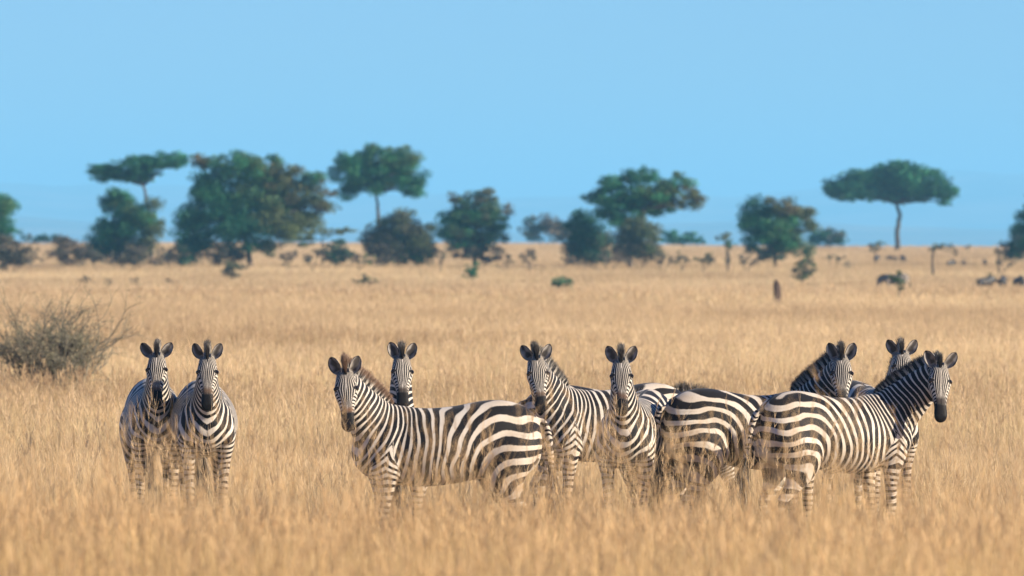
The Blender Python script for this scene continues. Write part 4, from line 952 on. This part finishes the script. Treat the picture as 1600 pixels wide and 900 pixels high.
# termite mound / stump
def stump(px, py, label):
    D = depth_for(px, py); m = D / FPX; gx = (px - 800) * m; rs2 = np.random.RandomState(3)
    R = []
    for t in np.linspace(0, 1, 14):
        th = np.linspace(0, 2 * PI, 20, endpoint=False)
        r = (.22 * (1 - t) ** 2.2 + .05 + .13 * (1 - t) ** .6 + .03 * math.sin(t * 9)) * (1 + .14 * np.sin(3 * th + 2 * t) + .08 * np.sin(5 * th + 7 * t)) * (1 if t < .95 else .6)
        R.append(np.stack([.06 * math.sin(t * 3) + r * np.cos(th), r * np.sin(th), np.full(20, -.1 + 1.35 * t) + .03 * np.sin(4 * th)], 1))
    V, Q, T_ = loft(R); m_, nt, bs = new_mat('mound_earth'); n = nd(nt, 'ShaderNodeTexNoise'); n.inputs['Scale'].default_value = 6; n.inputs['Detail'].default_value = 6
    r = nd(nt, 'ShaderNodeValToRGB'); nt.links.new(n.outputs['Fac'], r.inputs[0]); r.color_ramp.elements[0].color = (.028, .017, .013, 1); r.color_ramp.elements[1].color = (.085, .048, .032, 1); nt.links.new(r.outputs[0], bs.inputs['Base Color']); bs.inputs['Roughness'].default_value = .9
    o = obj('termite_mound', mesh_from('mound', V, [Q, T_]), m_); o.location = (gx, D, float(terrain(gx, D))); tag(o, label, 'mound')
stump(1212, 474, 'dark red-brown pointed mound in the pale grass right of the middle')

# distant antelopes
body_m, horn_m, tail_m = antelope_parts()
m_, nt, bs = new_mat('antelope_hide'); bs.inputs['Base Color'].default_value = (.030, .028, .030, 1); bs.inputs['Roughness'].default_value = .6; HIDE = m_
m_, nt, bs = new_mat('antelope_horn'); bs.inputs['Base Color'].default_value = (.03, .027, .025, 1); bs.inputs['Roughness'].default_value = .4; HORN = m_
for me in (body_m, tail_m): me.materials.append(HIDE)
for h in horn_m: h.materials.append(HORN)
AG = 'dark antelopes grazing far behind'
proto = bpy.data.objects.new('wildebeest', None); C.objects.link(proto)
kids = [obj('body', body_m, None, proto), obj('horn', horn_m[0], None, proto), obj('horn', horn_m[1], None, proto), obj('tail', tail_m, None, proto)]
for k, (px, py, D, hd, sc, lab) in enumerate([
    (1541, 462, 412, 25, .82, 'left one of the three near dark antelopes at the right edge, seen from the side'),
    (1567, 462, 412, 80, .85, 'middle one of the three near dark antelopes at the right edge, rear view'),
    (1592, 462, 412, -72, .84, 'right one of the three near dark antelopes at the right edge'),
    (1370, 415, 605, 70, .72, 'left one of the dark antelopes below the little flat-topped tree'),
    (1394, 414, 605, 155, .66, 'side-on dark antelope below the umbrella acacia trunk'),
    (1411, 414, 600, 105, .72, 'dark antelope right of the side-on one below the umbrella acacia trunk'),
    (1486, 420, 560, 40, .62, 'dark antelope under the arching branch of the crooked small tree'),
    (1505, 420, 562, 70, .56, 'small greyish antelope right of the crooked small tree'),
    (1539, 420, 562, 90, .62, 'single dark antelope left of the undergrowth at the right edge')]):
    if k == 0: r = proto
    else:
        r = proto.copy(); C.objects.link(r)
        for c_ in kids: q = c_.copy(); C.objects.link(q); q.parent = r
    gx = (px - 800) / FPX * D; r.location = (gx, D, float(terrain(gx, D))); r.rotation_euler = (0, 0, math.radians(hd)); r.scale = (sc,) * 3
    tag(r, lab, 'antelope', AG)
# pale far zebra, grazing behind the vase-shaped shrub
def far_zebra(px, py, label):
    D = depth_for(px, py); gx = (px - 800) / FPX * D
    make_zebra(label, dict(yaw=0, npitch=-95, hpitch=-40), dict(seed=41), (gx, D, float(terrain(gx, D))), 172, None, 1.0, grp=False)
far_zebra(1400, 452, 'pale distant zebra grazing behind the vase-shaped shrub')

# hills beyond the plain
m_, nt, bs = new_mat('hill_scrub'); n = nd(nt, 'ShaderNodeTexNoise'); n.inputs['Scale'].default_value = .004; n.inputs['Detail'].default_value = 8
g = nd(nt, 'ShaderNodeNewGeometry'); nt.links.new(g.outputs['Position'], n.inputs['Vector'])
r = nd(nt, 'ShaderNodeValToRGB'); nt.links.new(n.outputs['Fac'], r.inputs[0]); r.color_ramp.elements[0].position = .35; r.color_ramp.elements[1].position = .65; r.color_ramp.elements[0].color = (.05, .07, .045, 1); r.color_ramp.elements[1].color = (.26, .20, .13, 1)
nt.links.new(r.outputs[0], bs.inputs['Base Color']); bs.inputs['Roughness'].default_value = .95
k9 = 9000 / FPX
hx = [-4000, -2500, -1400, -800, -656, -560, -400, -200, 0, 120, 250, 400, 480, 600, 660, 800, 1500, 2600, 4000]
hh = [60, 70, 90, 88, 86, 84, 72, 60, 64, 70, 66, 74, 90, 92, 88, 84, 90, 70, 60]
hills('hills', 'long low hills fading into blue haze on the horizon', 14000, 20000, [v * 1.9 for v in hx], [h * 1.9 + 22 for h in hh], m_, 1)
hills('hills', 'nearer low ridge below the hazy hills', 9000, 13500, [-6000, -2400, -1200, -600, 0, 400, 840, 1400, 3200, 6000], [60, 70, 82, 62, 46, 60, 48, 78, 66, 60], m_, 4)

# haze
if os.environ.get('NOHAZE') != '1':
    hv = [(x, y, z) for z in (-24, 225) for (x, y) in ((-20000, -120), (20000, -120), (20000, 26000), (-20000, 26000))]
    hf = [[0, 3, 2, 1], [4, 5, 6, 7], [0, 1, 5, 4], [1, 2, 6, 5], [2, 3, 7, 6], [3, 0, 4, 7]]
    hm = mesh_from('haze', hv, [np.array(hf)], False); m_ = bpy.data.materials.new('haze'); m_.use_nodes = True; nt = m_.node_tree; nt.nodes.remove(nt.nodes['Principled BSDF'])
    pv = nd(nt, 'ShaderNodeVolumePrincipled'); pv.inputs['Density'].default_value = HAZE_D; pv.inputs['Color'].default_value = HAZE_C; pv.inputs['Anisotropy'].default_value = 0.0
    nt.links.new(pv.outputs[0], nt.nodes['Material Output'].inputs['Volume'])
    tag(obj('haze', hm, m_), 'pale blue haze over the whole plain', 'haze', kind='stuff')

# ---------------------------------------------------------------- light, sky, camera
SE, SR = math.radians(21), math.radians(106)
w = bpy.data.worlds.new('World'); scene.world = w; w.use_nodes = True; nt = w.node_tree
sky = nt.nodes.new('ShaderNodeTexSky'); sky.sky_type = 'NISHITA'; sky.sun_disc = False; sky.sun_elevation = SE; sky.sun_rotation = SR
sky.altitude = 900; sky.air_density = 1.0; sky.dust_density = 0.3; sky.ozone_density = 4.0
mx = nt.nodes.new('ShaderNodeMix'); mx.data_type = 'RGBA'; mx.blend_type = 'MULTIPLY'; mx.inputs[0].default_value = 1.0
nt.links.new(sky.outputs[0], mx.inputs[6]); mx.inputs[7].default_value = SKYTINT
nt.links.new(mx.outputs[2], nt.nodes['Background'].inputs['Color']); nt.nodes['Background'].inputs['Strength'].default_value = SKYSTR
sd = Vector((math.sin(SR) * math.cos(SE), math.cos(SR) * math.cos(SE), math.sin(SE)))
l = bpy.data.lights.new('sun', 'SUN'); l.energy = SUNSTR; l.angle = math.radians(.5); l.color = (1.0, .86, .66)
lo = bpy.data.objects.new('sun', l); C.objects.link(lo); lo.rotation_euler = sd.to_track_quat('Z', 'Y').to_euler(); lo.location = (40, -20, 30)
cam = bpy.data.cameras.new('camera'); co = bpy.data.objects.new('camera', cam); C.objects.link(co); scene.camera = co
cam.sensor_width = 36; cam.lens = 36 * FPX / 1600; cam.clip_end = 30000; cam.clip_start = .5
co.location = (0, 0, CAMZ); co.rotation_euler = (PI / 2 - math.atan((450 - HZ) / FPX), 0, 0)
cam.dof.use_dof = True; cam.dof.focus_distance = 57.5; cam.dof.aperture_fstop = cam.lens / 1000 / APERT
scene.view_settings.view_transform = 'Standard'; scene.view_settings.look = 'None'; scene.view_settings.gamma = 1; scene.view_settings.exposure = EXPO
scene.cycles.volume_bounces = 1; scene.cycles.max_bounces = 6; scene.cycles.diffuse_bounces = 3; scene.cycles.transmission_bounces = 4
scene.cycles.use_denoising = True
